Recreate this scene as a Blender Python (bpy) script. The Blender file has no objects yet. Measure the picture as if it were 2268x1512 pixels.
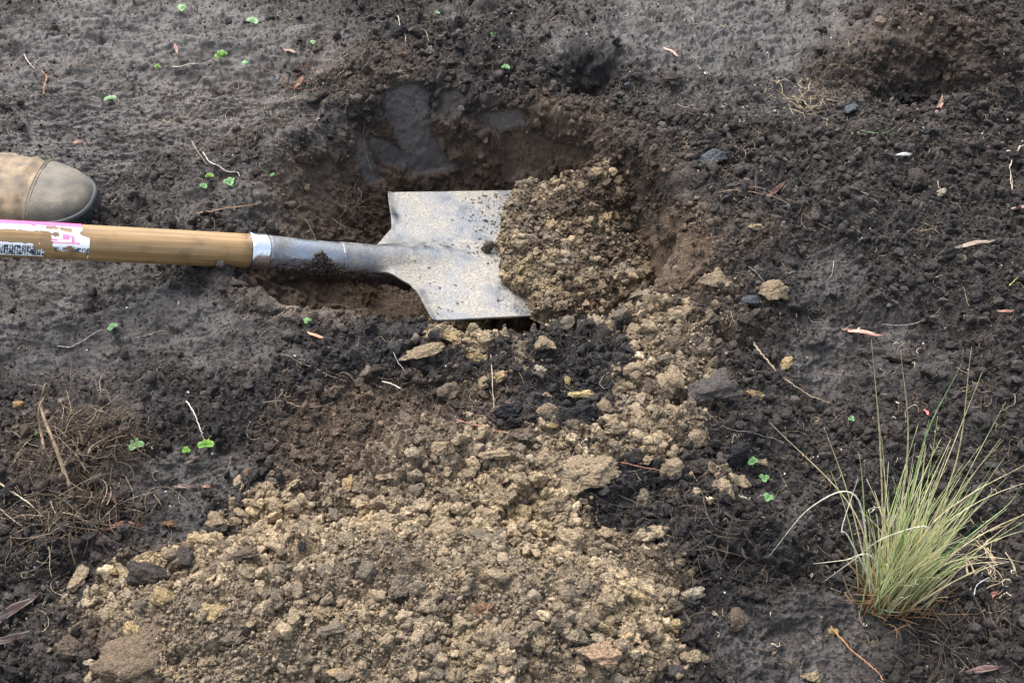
import bpy, math, random
import numpy as np
from mathutils import Vector, Matrix
random.seed(7)
RNG = np.random.default_rng(11)
SC = bpy.context.scene
COL = SC.collection

# ------------------------------------------------------------------ camera
PITCH = math.radians(45); DIST = 1.3; F = 2738.0      # F: focal length in photograph pixels (2268 wide)
S2 = 2 ** -.5
CAM = np.array([0, -DIST * S2, DIST * S2]); FW = np.array([0, S2, -S2]); UP = np.array([0, S2, S2]); RT = np.array([1., 0, 0])
cd = bpy.data.cameras.new("camera"); cam = bpy.data.objects.new("camera", cd); COL.objects.link(cam)
cam.location = CAM; cam.rotation_euler = (math.radians(45), 0, 0)
cd.sensor_width = 36; cd.lens = 36 * F / 2268; cd.clip_start = .02; cd.clip_end = 500
SC.camera = cam

# ------------------------------------------------------------------ sky, sun, exposure (bright overcast)
w = bpy.data.worlds.new("World"); SC.world = w; w.use_nodes = True
nt = w.node_tree; bg = nt.nodes["Background"]
sky = nt.nodes.new("ShaderNodeTexSky"); sky.sky_type = 'NISHITA'; sky.sun_disc = False
sky.sun_elevation = math.radians(58); sky.sun_rotation = math.radians(-35)
sky.dust_density = 4; sky.air_density = 1.2; sky.ozone_density = 1
hs = nt.nodes.new("ShaderNodeHueSaturation"); hs.inputs['Saturation'].default_value = .55
nt.links.new(sky.outputs[0], hs.inputs['Color']); nt.links.new(hs.outputs[0], bg.inputs[0])
bg.inputs[1].default_value = .14
sl = bpy.data.lights.new("sun", 'SUN'); sl.energy = 1.1; sl.angle = math.radians(55); sl.color = (1, .96, .9)
sun = bpy.data.objects.new("sun", sl); COL.objects.link(sun)
sd = Vector((-math.sin(math.radians(35)) * math.cos(math.radians(58)), math.cos(math.radians(35)) * math.cos(math.radians(58)), math.sin(math.radians(58))))
sun.rotation_euler = (-sd).to_track_quat('-Z', 'Y').to_euler(); sun.location = sd * 3
SC.view_settings.view_transform = 'Standard'; SC.view_settings.look = 'None'
SC.view_settings.exposure = 1.72; SC.view_settings.gamma = 1

# ------------------------------------------------------------------ projection helpers (photo pixel <-> place)
def pxray(u, v): return FW + (u - 1134) / F * RT - (v - 756) / F * UP
def at(u, v, z=0.0):
    r = pxray(u, v); return CAM + r * ((z - CAM[2]) / r[2])
def atd(u, v, D): return CAM + pxray(u, v) * D
def project(P):
    q = P - CAM; D = q @ FW
    return 1134 + F * (q @ RT) / D, 756 - F * (q @ UP) / D, D
def mpp(P): return float((np.asarray(P) - CAM) @ FW) / F      # metres per photo pixel there

# ------------------------------------------------------------------ noise
_T = RNG.random((64, 64, 64)).astype(np.float32)
_J = RNG.random((4, 32, 32, 32)).astype(np.float32)
def vnoise(p, seed=0):
    p = p + np.float32(seed * 17.31)
    i = np.floor(p).astype(np.int32); f = (p - i).astype(np.float32); f = f * f * (3 - 2 * f)
    x0, y0, z0 = (i[..., k] & 63 for k in range(3)); x1, y1, z1 = (x0 + 1) & 63, (y0 + 1) & 63, (z0 + 1) & 63
    fx, fy, fz = f[..., 0], f[..., 1], f[..., 2]
    a = _T[x0, y0, z0] * (1 - fx) + _T[x1, y0, z0] * fx; b = _T[x0, y1, z0] * (1 - fx) + _T[x1, y1, z0] * fx
    c = _T[x0, y0, z1] * (1 - fx) + _T[x1, y0, z1] * fx; d = _T[x0, y1, z1] * (1 - fx) + _T[x1, y1, z1] * fx
    return ((a * (1 - fy) + b * fy) * (1 - fz) + (c * (1 - fy) + d * fy) * fz) * 2 - 1
def fbm(p, scale, octs=4, seed=0, gain=.5, ridge=False):
    r = 0; a = 1; n = 0; q = (p / scale).astype(np.float32)
    for o in range(octs):
        x = vnoise(q, seed + o * 3)
        if ridge: x = 1 - 2 * np.abs(x)
        r = r + a * x; n += a; a *= gain; q = q * 2.03
    return r / n
def crumbs(p, cell, seed=0, rmin=.38, rmax=.8):
    """union of random balls: height in cells of the tallest ball over each point, and that ball's random number"""
    p = (p / cell + seed * 7.7).astype(np.float32)
    H = np.zeros(len(p), np.float32); I = np.zeros(len(p), np.float32)
    for s in range(0, len(p), 150000):
        q = p[s:s + 150000]; i = np.floor(q).astype(np.int32)
        h = np.full(len(q), -.25, np.float32); d_ = np.zeros(len(q), np.float32)
        for dx in (-1, 0, 1):
            for dy in (-1, 0, 1):
                for dz in (-1, 0, 1):
                    c = i + np.array([dx, dy, dz]); m = (c[:, 0] & 31, c[:, 1] & 31, c[:, 2] & 31)
                    rr = _J[3][m] * (rmax - rmin) + rmin
                    e = ((c[:, 0] + _J[0][m] - q[:, 0]) ** 2 + (c[:, 1] + _J[1][m] - q[:, 1]) ** 2 + (c[:, 2] + _J[2][m] - q[:, 2]) ** 2)
                    t1 = _J[1][m] * 2 - 1; t2 = _J[2][m] * 2 - 1; t3 = (_J[0][m] + _J[1][m]) % 1 * 2 - 1
                    cut = rr * .42 + .75 * (t1 * (q[:, 0] - c[:, 0] - _J[0][m]) + t2 * (q[:, 1] - c[:, 1] - _J[1][m]) + t3 * (q[:, 2] - c[:, 2] - _J[2][m]))
                    hh = np.where(e < rr * rr, np.minimum(np.sqrt(np.maximum(rr * rr - e, 0)), cut), (rr - np.sqrt(e)) * .5)
                    k = hh > h; h = np.where(k, hh, h); d_ = np.where(k, (_J[0][m] * 7.13 + _J[3][m] * 5.7) % 1, d_)
        H[s:s + 150000] = h; I[s:s + 150000] = d_
    return H, I
def sstep(a, b, x):
    t = np.clip((x - a) / (b - a), 0, 1); return t * t * (3 - 2 * t)

# ------------------------------------------------------------------ materials
def new_mat(name):
    m = bpy.data.materials.new(name); m.use_nodes = True
    return m, m.node_tree, m.node_tree.nodes["Principled BSDF"]
def nd(nt, t, **k):
    n = nt.nodes.new(t)
    for a, b in k.items(): setattr(n, a, b)
    return n
def bump(nt, b, scale=900, strength=.5, dist=.0006, detail=3, ins=None):
    tc = nd(nt, "ShaderNodeTexCoord"); n = nd(nt, "ShaderNodeTexNoise"); n.inputs['Scale'].default_value = scale; n.inputs['Detail'].default_value = detail
    nt.links.new(tc.outputs['Object'], n.inputs['Vector'])
    bp = nd(nt, "ShaderNodeBump"); bp.inputs['Strength'].default_value = strength; bp.inputs['Distance'].default_value = dist
    nt.links.new(n.outputs['Fac'], bp.inputs['Height']); nt.links.new(bp.outputs[0], b.inputs['Normal'])
    return n, tc
def soil_mat(name, source):
    """source: 'attr' vertex colour, 'object' object colour"""
    m, nt, b = new_mat(name)
    n, tc = bump(nt, b, 620, 1.0, .0034, 6)
    gp = nd(nt, 'ShaderNodeNewGeometry').outputs['Position']; nt.links.new(gp, n.inputs['Vector'])
    if source == 'attr': c = nd(nt, "ShaderNodeAttribute", attribute_name="Col")
    else: c = nd(nt, "ShaderNodeObjectInfo")
    n2 = nd(nt, "ShaderNodeTexNoise"); n2.inputs['Scale'].default_value = 420; n2.inputs['Detail'].default_value = 4; n2.inputs['Roughness'].default_value = .7
    nt.links.new(gp, n2.inputs['Vector'])
    mr = nd(nt, "ShaderNodeMapRange"); mr.inputs[1].default_value = .3; mr.inputs[2].default_value = .7; mr.inputs[3].default_value = .42; mr.inputs[4].default_value = 1.75
    nt.links.new(n2.outputs['Fac'], mr.inputs[0])
    mx = nd(nt, "ShaderNodeVectorMath", operation='SCALE')
    nt.links.new(c.outputs['Color'], mx.inputs[0]); nt.links.new(mr.outputs[0], mx.inputs['Scale']); nt.links.new(mx.outputs[0], b.inputs['Base Color'])
    if source == 'attr':
        wt = nd(nt, "ShaderNodeAttribute", attribute_name="wet")
        m2 = nd(nt, "ShaderNodeMapRange"); m2.inputs[3].default_value = .8; m2.inputs[4].default_value = .46
        nt.links.new(wt.outputs['Fac'], m2.inputs[0]); nt.links.new(m2.outputs[0], b.inputs['Roughness'])
        m4 = nd(nt, "ShaderNodeMapRange"); m4.inputs[3].default_value = .16; m4.inputs[4].default_value = .50; nt.links.new(wt.outputs['Fac'], m4.inputs[0]); nt.links.new(m4.outputs[0], b.inputs['Specular IOR Level'])
        m3 = nd(nt, "ShaderNodeMapRange"); m3.inputs[1].default_value = .4; m3.inputs[3].default_value = 1.0; m3.inputs[4].default_value = .5; nt.links.new(wt.outputs['Fac'], m3.inputs[0])
        nt.links.new(m3.outputs[0], b.inputs['Normal'].links[0].from_node.inputs['Strength'])
    else: b.inputs['Roughness'].default_value = .85
    b.inputs['Specular IOR Level'].default_value = .55 if source == 'attr' else .25
    return m
M_SOIL = soil_mat("soil", 'attr'); M_CLOD = soil_mat("clod", 'object')
def plain(name, rgb, rough=.6, spec=.4, var=.35, scale=200, bs=.4, metal=0, sub=0):
    m, nt, b = new_mat(name); n, tc = bump(nt, b, scale * 2, bs, .0005)
    n2 = nd(nt, "ShaderNodeTexNoise"); n2.inputs['Scale'].default_value = scale; n2.inputs['Detail'].default_value = 4
    nt.links.new(tc.outputs['Object'], n2.inputs['Vector'])
    mr = nd(nt, "ShaderNodeMapRange"); mr.inputs[1].default_value = .3; mr.inputs[2].default_value = .7; mr.inputs[3].default_value = 1 - var; mr.inputs[4].default_value = 1 + var
    nt.links.new(n2.outputs['Fac'], mr.inputs[0])
    mx = nd(nt, "ShaderNodeVectorMath", operation='SCALE'); mx.inputs[0].default_value = rgb
    nt.links.new(mr.outputs[0], mx.inputs['Scale']); nt.links.new(mx.outputs[0], b.inputs['Base Color'])
    b.inputs['Roughness'].default_value = rough; b.inputs['Specular IOR Level'].default_value = spec; b.inputs['Metallic'].default_value = metal
    if sub: b.inputs['Transmission Weight'].default_value = 0
    return m

# ------------------------------------------------------------------ mesh plumbing
def mesh_np(name, V, Fc, mat, smooth=True, col=None, wet=None):
    me = bpy.data.meshes.new(name); V = np.ascontiguousarray(V, np.float32); Fc = np.ascontiguousarray(Fc, np.int32); k = Fc.shape[1]
    me.vertices.add(len(V)); me.vertices.foreach_set("co", V.ravel())
    me.loops.add(Fc.size); me.loops.foreach_set("vertex_index", Fc.ravel())
    me.polygons.add(len(Fc)); me.polygons.foreach_set("loop_start", np.arange(0, Fc.size, k, dtype=np.int32))
    if smooth: me.polygons.foreach_set("use_smooth", np.ones(len(Fc), bool))
    me.update(calc_edges=True)
    if col is not None:
        a = me.attributes.new("Col", 'FLOAT_COLOR', 'POINT'); c = np.ones((len(V), 4), np.float32); c[:, :3] = col; a.data.foreach_set("color", c.ravel())
    if wet is not None:
        a = me.attributes.new("wet", 'FLOAT', 'POINT'); a.data.foreach_set("value", np.ascontiguousarray(wet, np.float32))
    if mat: me.materials.append(mat)
    return me
def link(name, me, parent=None, **props):
    o = bpy.data.objects.new(name, me); COL.objects.link(o)
    if parent is not None: o.parent = parent
    for k, v in props.items(): o[k] = v
    return o
def thing(name, label, cat, loc=(0, 0, 0), group=None):
    o = link(name, None, label=label, category=cat); o.location = loc
    if group: o['group'] = group
    return o
def grid_faces(nr, nc, wrap=False):
    i = np.arange(nr - 1)[:, None] * nc; j = np.arange(nc - (0 if wrap else 1))[None, :]; j2 = (j + 1) % nc
    return np.stack([i + j, i + j2, i + nc + j2, i + nc + j], -1).reshape(-1, 4)

# ================================================================== THE GROUND
def axis(lo, hi, step, far):
    a = [lo]
    c = np.arange(lo, hi, step).tolist(); l = []; s = step; x = lo
    while x > far[0]: s *= 1.25; x -= s; l.append(x)
    r = []; s = step; x = c[-1]
    while x < far[1]: s *= 1.25; x += s; r.append(x)
    return np.array(l[::-1] + c + r)
STEP_U, STEP_V = 2.15, 1.75
uu = axis(-330, 2600, STEP_U, (-9000, 12000))
vv = axis(-240, 1760, STEP_V, (-241, 1761))
vv = np.concatenate([vv[vv < 190], np.arange(190, 420, .95), vv[vv > 420]])
yb = np.array([at(1134, v)[1] for v in vv])[::-1]        # rows from near to far
yb = np.concatenate([yb[0] - np.cumsum(.004 * 1.28 ** np.arange(25))[::-1], yb, yb[-1] + np.cumsum(.006 * 1.25 ** np.arange(32))])
Drow = np.maximum((yb - CAM[1]) * S2 + CAM[2] * S2, .75)
X = (uu[None, :] - 1134) / F * Drow[:, None]; Y = np.repeat(yb[:, None], len(uu), 1)
NR, NC = X.shape
P0 = np.stack([X, Y, np.zeros_like(X)], -1).reshape(-1, 3).astype(np.float32)

def poly_w(pts, z=0.0): return np.array([at(u, v, z)[:2] for u, v in pts])
def sdist(px, py, poly):
    """signed distance to a polygon, positive inside"""
    d = np.full(px.shape, 1e9, np.float32); ins = np.zeros(px.shape, bool)
    for k in range(len(poly)):
        a, b = poly[k], poly[(k + 1) % len(poly)]; e = b - a
        t = np.clip(((px - a[0]) * e[0] + (py - a[1]) * e[1]) / (e @ e), 0, 1)
        d = np.minimum(d, (px - a[0] - t * e[0]) ** 2 + (py - a[1] - t * e[1]) ** 2)
        c = ((a[1] > py) != (b[1] > py)) & (px < (b[0] - a[0]) * (py - a[1]) / (b[1] - a[1] + 1e-12) + a[0]); ins ^= c
    d = np.sqrt(d); return np.where(ins, d, -d)
def gauss(x, y, u, v, ru, rv, h, z=0.0, rot=0, p=2.0):
    c = at(u, v, z); m = mpp(c); r = pxray(u, v); s = abs(r[2]) / np.linalg.norm(r)
    a, b = ru * m, rv * m / s; q = math.radians(rot); dx, dy = x - c[0], y - c[1]
    X_, Y_ = (dx * math.cos(q) + dy * math.sin(q)) / a, (-dx * math.sin(q) + dy * math.cos(q)) / b
    return h * np.exp(-(X_ * X_ + Y_ * Y_) ** (p / 2) * 1.0)

RIM = [(470, 560), (560, 430), (640, 330), (740, 240), (850, 205), (960, 195), (1080, 225), (1200, 240), (1320, 270), (1420, 330), (1500, 410),
       (1530, 490), (1500, 580), (1440, 660), (1340, 722), (1150, 740), (960, 745), (870, 730), (760, 700), (640, 668), (520, 640)]
HOLE_C = at(1150, 520, 0)[:2]
def coarse(x, y):
    """the lie of the land in metres"""
    p = np.stack([x, y, np.zeros_like(x)], -1).astype(np.float32)
    h = .010 * fbm(p, .35, 3, 1) + .004 * fbm(p, .09, 3, 5)
    G = lambda *a, **k: gauss(x, y, *a, **k)
    h = h + G(880, 1420, 640, 260, .100, z=.06, p=3)                  # spoil mound
    h = h + G(330, 1400, 220, 130, .02, z=.02)
    h = h + G(1150, 1000, 480, 150, .034, z=.03, p=2.5)               # loose soil between mound and hole
    h = h + G(1050, 790, 330, 60, .016, z=.02)
    h = h + G(1480, 820, 200, 180, .022, z=.02)
    h = h + G(1850, 400, 420, 260, .030, z=.02, p=3)                  # dug soil right of the hole
    h = h + G(1620, 560, 130, 110, .018, z=.03)
    h = h + G(1050, 90, 430, 120, .022, z=.02, p=3)                   # top ridge behind the hole
    h = h + G(1330, 120, 90, 40, .022, z=.03)
    h = h + G(2080, 70, 200, 110, .085, z=.05, p=3) - G(2030, 205, 110, 34, .075, z=.02) - G(1900, 260, 80, 30, .02, z=.02)
    h = h - G(1305, 150, 56, 22, .060, z=.03) - G(1250, 175, 35, 18, .015, z=.03)
    h = h + G(150, 1060, 170, 150, .028, z=.02) + G(150, 900, 200, 60, .006)
    h = h - G(420, 1080, 170, 110, .014) - G(1860, 820, 160, 90, .012) - G(1820, 1400, 200, 120, .008)
    h = h + G(1650, 980, 90, 80, .014) + G(1500, 1200, 160, 90, .02)
    h = h + G(800, 830, 200, 80, .012) + G(600, 350, 150, 90, .010)
    h = h - G(330, 160, 120, 40, .008) + G(400, 120, 160, 30, .008) - G(210, 470, 90, 60, .006)
    h = h - G(1440, 480, 60, 60, .012)
    # the hole
    wn = .016 * fbm(p, .07, 3, 9)
    d = sdist(x, y, poly_w(RIM, .01)) + wn
    ang = np.arctan2(y - HOLE_C[1], x - HOLE_C[0])
    far = np.clip(np.sin(ang), 0, 1); near = np.clip(-np.sin(ang), 0, 1); lf = np.clip(-np.cos(ang), 0, 1) ** 2; rt = np.clip(np.cos(ang), 0, 1)
    W = (.062 * far + .055 * near + .070 * rt) / (far + near + rt + 1e-6)
    W = W * (1 - lf) + .145 * lf
    t = np.clip(d / W, 0, 1)
    prof = .65 * t + .35 * sstep(0, 1, t)
    prof = prof + .05 * np.sin(prof * math.pi) * fbm(p, .05, 2, 13)
    h = h * (1 - sstep(0, .8, t)) - .178 * prof
    # spade-cut grooves down the walls
    gr = np.sin(ang * 17 + 2 * fbm(p, .12, 2, 15)); h = h + .0035 * gr * np.sin(np.clip(t, 0, 1) * math.pi)
    lip = np.exp(-((d + .012) / .014) ** 2) * (.4 + .6 * (fbm(p, .05, 2, 21) > -.1)); h = h + .008 * lip
    return h

x, y = P0[:, 0], P0[:, 1]
edge = 1 - sstep(1.2, 2.5, np.hypot(x, y))
P0[:, 2] = coarse(x, y) * edge
Gp = P0.reshape(NR, NC, 3)
tx = np.gradient(Gp, axis=1); ty = np.gradient(Gp, axis=0)
N0 = np.cross(tx, ty).reshape(-1, 3); N0 /= np.linalg.norm(N0, axis=1, keepdims=True) + 1e-12
U, V, DEP = project(P0.astype(np.float64)); U = U.astype(np.float32); V = V.astype(np.float32)

wu = 28 * fbm(P0, .06, 4, 31); wv = 22 * fbm(P0, .06, 4, 37)
Uw, Vw = U + wu, V + wv
def blob(u, v, ru, rv, rot=0, soft=.45, U=None, V=None):
    U = Uw if U is None else U; V = Vw if V is None else V
    q = math.radians(rot); dx, dy = U - u, V - v
    a, b = (dx * math.cos(q) + dy * math.sin(q)) / ru, (-dx * math.sin(q) + dy * math.cos(q)) / rv
    return 1 - sstep(1 - soft, 1 + soft, np.sqrt(a * a + b * b))
def blobs(L, **k):
    r = np.zeros_like(k.get('U', Uw))
    for u, v, ru, rv, wt, *rot in L: r = np.maximum(r, wt * blob(u, v, ru, rv, *(rot[:1]), **k))
    return r
Z_SMOOTH = [(320, 170, 420, 240, .95), (60, 330, 330, 150, .9), (130, 700, 330, 150, .9), (430, 730, 230, 110, .75), (430, 1070, 170, 80, .85), (370, 1180, 90, 50, .8), (180, 880, 200, 60, .5),
            (1570, 60, 330, 130, .85), (1600, 190, 180, 60, .6), (1750, 240, 150, 50, .7), (1900, 800, 200, 90, .7), (1820, 1430, 230, 120, .8), (2020, 1500, 180, 60, .6), (1790, 620, 100, 70, .35),
            (560, 430, 210, 90, .6), (720, 655, 200, 50, .6), (330, 1400, 110, 70, .6, -35), (1000, 30, 100, 30, .2), (1700, 1120, 110, 90, .3), (560, 300, 90, 60, .3)]
Z_CLAY = [(850, 1380, 600, 250, 1.0), (640, 1160, 200, 90, .9), (1050, 1150, 330, 110, .95), (1330, 1330, 180, 230, .95), (1140, 1010, 330, 90, .66), (1440, 880, 150, 190, .70), (1460, 730, 130, 60, .62),
          (1160, 830, 330, 90, .42), (1000, 770, 115, 65, .75), (350, 1330, 130, 110, .85), (200, 1430, 110, 80, .25), (1560, 1080, 90, 60, .5), (1590, 620, 60, 50, .4), (1300, 740, 120, 40, .5), (900, 1010, 150, 80, .3)]
Z_BROWN = [(1080, 380, 380, 95, 1.0), (1200, 300, 200, 70, .75), (1480, 560, 120, 120, .95), (1540, 540, 80, 70, .6), (830, 980, 210, 120, .85), (1020, 900, 130, 60, .5), (690, 430, 110, 110, .75), (860, 470, 80, 90, .9), (760, 660, 210, 60, .75),
           (2060, 110, 180, 90, .45), (1880, 190, 90, 40, .5), (430, 1280, 160, 80, .4), (160, 1000, 140, 100, .45), (350, 1400, 140, 80, 1), (1650, 520, 80, 50, .3), (1560, 700, 150, 80, .35), (800, 150, 120, 60, .3), (500, 250, 200, 90, .2)]
Z_BLACK = [(830, 830, 210, 100, .9), (1290, 895, 75, 60, .9), (1150, 880, 80, 40, .7), (1430, 1110, 130, 75, .9), (1600, 1260, 180, 130, .8), (1290, 790, 120, 50, .8), (1150, 900, 80, 60, .7), (1640, 960, 80, 80, .6), (400, 1130, 160, 80, .7),
           (700, 760, 140, 60, .5), (1900, 1150, 260, 200, .45), (1750, 1420, 250, 110, .5), (2100, 900, 200, 200, .3), (550, 900, 200, 90, .45), (1270, 140, 140, 60, .5), (100, 1300, 150, 90, .4), (1900, 600, 300, 200, .35)]
FACES = [([(836, 195), (870, 180), (905, 178), (945, 190), (950, 240), (962, 285), (985, 330), (1012, 375), (960, 392), (905, 385), (893, 340), (868, 300), (850, 262)], 0),
         ([(970, 195), (1008, 190), (1025, 215), (1020, 245), (1000, 262), (978, 240)], .3),
         ([(780, 290), (803, 300), (832, 350), (852, 395), (820, 402), (790, 350)], 0),
         ([(815, 303), (850, 310), (907, 345), (900, 368), (862, 365), (825, 332)], 0),
         ([(645, 358), (690, 368), (742, 440), (800, 512), (770, 527), (700, 460), (655, 400)], .6),
         ([(1048, 250), (1150, 238), (1172, 280), (1112, 290), (1060, 275)], .2),
         ([(600, 622), (820, 622), (930, 690), (900, 702), (700, 672)], .8),
         ([(1440, 560), (1555, 505), (1590, 560), (1500, 640), (1400, 660)], 1.0),
         ([(1120, 290), (1190, 300), (1260, 322), (1330, 330), (1325, 362), (1240, 350), (1200, 388), (1130, 398), (1115, 350)], .8)]
smooth = blobs(Z_SMOOTH)
clayp = blobs(Z_CLAY); brown = blobs(Z_BROWN); black = blobs(Z_BLACK)
inpit = sstep(.008, .03, sdist(P0[:, 0], P0[:, 1], poly_w(RIM, .01))) * sstep(.0, -.035, P0[:, 2]); brown = np.maximum(brown, inpit * .95); black = black * (1 - inpit)
clayp = clayp * (1 - .9 * black * sstep(1260, 1180, Vw))
faces = np.zeros_like(U); faceb = np.zeros_like(U)
near_f = (np.abs(V - 450) < 400) & (np.abs(U - 1100) < 700)
ix = np.nonzero(near_f)[0]
for pts, bv in FACES:
    s = sdist(U[ix] + wu[ix] * .8, V[ix] + wv[ix] * .8, np.array(pts, float)); k = sstep(-2, 2.5, s)
    faces[ix] = np.maximum(faces[ix], k * (1 - .35 * bv)); faceb[ix] = np.maximum(faceb[ix], k * bv)
patch = fbm(P0, .05, 4, 41)
sm = np.clip(smooth * .92 + .6 * patch * (smooth > .05), 0, .93)
sm = np.maximum(sm * (1 - clayp * .8), faces * .96)

c1, i1 = crumbs(P0 + .012 * np.stack([fbm(P0, .03, 4, 13), fbm(P0, .03, 4, 14), fbm(P0, .03, 4, 15)], -1), .034, 1); Pv = P0 + .009 * np.stack([fbm(P0, .016, 4, 3, .6), fbm(P0, .016, 4, 4, .6), fbm(P0, .016, 4, 5, .6)], -1); c2, i2 = crumbs(Pv, .016, 2)
Pw = P0 + .0045 * np.stack([fbm(P0, .007, 3, 6, .7), fbm(P0, .007, 3, 7, .7), fbm(P0, .007, 3, 8, .7)], -1)
c3, i3 = crumbs(Pw, .0078, 3); c4, i4 = crumbs(Pw, .0042, 4)
f1 = fbm(P0, .02, 5, 51, .6); f2 = fbm(P0, .006, 3, 57, .6)
# anisotropic flakes in the trodden mud (long across, thin downslope)
Pa = P0 * np.array([.45, 1.25, 1.0], np.float32) + .006 * f1[:, None]
fl = fbm(Pa, .016, 4, 61, .6, ridge=True)
def terr(q, k): return (np.floor(q * k) + sstep(.80, 1, (q * k) % 1)) / k
Pd = Pa + .010 * np.stack([fbm(Pa, .02, 4, 64), fbm(Pa, .02, 4, 65), 0 * f1], -1).astype(np.float32)
ter = terr(fbm(Pd, .045, 4, 63, .6), 6); ter2 = terr(fbm(Pd, .014, 3, 66, .6), 4)
cz = np.clip(clayp * 1.1, 0, 1)
cr = 1 - sm
bil = fbm(P0, .013, 5, 121, .65, ridge=True)
inh = sstep(.0, .03, sdist(P0[:, 0], P0[:, 1], poly_w(RIM, .01)))
clump = np.clip(.75 + 1.3 * fbm(P0, .07, 3, 141), .15, 1.7)
disp = (cr * (.015 * clump + .010 * cz) * c1 + cr * (.010 * clump + .003 * cz) * c2 + cr * .0048 * bil + cr * .011 * fbm(P0, .05, 3, 145)) * (1 - .35 * inh) + (.14 + .86 * cr) * (.0060 * c3 + .0034 * c4) + .0022 * f2 + cr * .004 * f1
crk = sstep(.55, .85, fbm(P0 + .01 * f1[:, None], .05, 4, 131, .6, ridge=True))
disp += sm * (1 - faces) * (.0040 * f1 + .0024 * fl + .0200 * ter + .0062 * ter2 - .0040 * crk + .0008 * bil) + faces * (.0010 * f1 - .0045)
disp *= edge
PG = (P0 + N0 * disp[:, None]).astype(np.float32)

def lerp(a, b, t): return a + (b - a) * t[:, None]
C = lambda *a: np.array(a, np.float32)
DARK, BLACKC, BROWN, CLAY, OCHRE, GREYC, MUD = C(.032, .0265, .0235), C(.0125, .012, .0135), C(.088, .059, .038), C(.240, .182, .115), C(.295, .218, .115), C(.175, .138, .096), C(.034, .0295, .0270)
def soilcol(n, clayp, brown, black, sm, r1, r2, r3, f, low, faces=None, faceb=None):
    c = np.repeat(DARK[None], n, 0) * (1 + .5 * f[:, None])
    c = lerp(c, np.repeat(BLACKC[None], n, 0), np.clip(black * (.55 + .8 * (r1 - .3)), 0, 1))
    c = lerp(c, np.repeat(MUD[None], n, 0) * (1 + .35 * f[:, None]), np.clip(sm * .85, 0, 1))
    c = lerp(c, np.repeat(BROWN[None], n, 0) * (1 + .4 * f[:, None]), np.clip(brown * (.6 + .7 * (r2 - .3)), 0, 1))
    t = np.clip((clayp * 1.05 - (r1 * .55 + r2 * .35 + r3 * .1)) * 9 + .5, 0, 1)
    k = np.clip(.5 + 1.1 * low + .5 * (r1 - .5) + .25 * (r3 - .5), 0, 1)
    cl = lerp(np.repeat(GREYC[None], n, 0), np.repeat(CLAY[None], n, 0), sstep(.1, .6, k)); cl = lerp(cl, np.repeat(OCHRE[None], n, 0), sstep(.72, .98, k) * .7)
    cl = cl * (.82 + .4 * r3[:, None] + .25 * f[:, None])
    c = lerp(c, cl, t * .95)
    if faces is not None: c = lerp(c, lerp(np.repeat(MUD[None] * 1.6, n, 0), np.repeat(BROWN[None] * .95, n, 0), faceb) * (1 + .2 * f[:, None]), faces * .9)
    return np.clip(c, .006, .7), t
lowc = fbm(P0, .09, 4, 77, .7)
colG, tcl = soilcol(len(P0), clayp, brown, black, sm, i1, i2, i3, f1, lowc, faces, faceb)
wet = np.clip(sm * .75 + .30 - tcl * .7 + .6 * fbm(P0, .03, 5, 71, .65) + faces * (1 - faceb) * .6 - faces * faceb, 0, 1)
me = mesh_np("ground", PG, grid_faces(NR, NC), M_SOIL, True, colG, wet)
ground = link("ground", me, kind='structure')
Ug, Vg, Dg = project(PG.astype(np.float64))
INV = (Ug > -60) & (Ug < 2330) & (Vg > -60) & (Vg < 1580)
IDX = np.nonzero(INV)[0]
# facing & not hidden: keep the front-most by a coarse depth buffer
bu = np.clip((Ug[IDX] + 64) // 4, 0, 620).astype(int); bv = np.clip((Vg[IDX] + 64) // 4, 0, 440).astype(int)
zb = np.full((621, 441), 9.0); np.minimum.at(zb, (bu, bv), Dg[IDX]); VIS = IDX[Dg[IDX] < zb[bu, bv] + .02]
def surf(u, v):
    k = VIS[np.argmin((Ug[VIS] - u) ** 2 + (Vg[VIS] - v) ** 2 + (Dg[VIS] * 30) ** 2 * .5)]
    return PG[k].astype(float), N0[k].astype(float)
def surf_fast(u, v):
    k = VIS[(np.abs(Ug[VIS] - u) < 14) & (np.abs(Vg[VIS] - v) < 14)]
    if len(k) == 0: return surf(u, v)
    q = k[np.argmin((Ug[k] - u) ** 2 + (Vg[k] - v) ** 2)]
    return PG[q].astype(float), N0[q].astype(float)
# quick look-up grid for surf
_o = np.lexsort((VIS, (Vg[VIS] // 16).astype(int), (Ug[VIS] // 16).astype(int))); _k = ((Ug[VIS][_o] // 16).astype(int) + 8) * 1000 + (Vg[VIS][_o] // 16).astype(int) + 8; _vs = VIS[_o]
def surf(u, v):
    c = []
    for a in (-1, 0, 1):
        for b in (-1, 0, 1):
            key = (int(u // 16) + a + 8) * 1000 + int(v // 16) + b + 8
            s, e = np.searchsorted(_k, [key, key + 1]); c.append(_vs[s:e])
    c = np.concatenate(c)
    if len(c) == 0: p = at(u, v); return p, np.array([0, 0, 1.])
    q = c[np.argmin((Ug[c] - u) ** 2 + (Vg[c] - v) ** 2)]
    return PG[q].astype(float), N0[q].astype(float)

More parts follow.
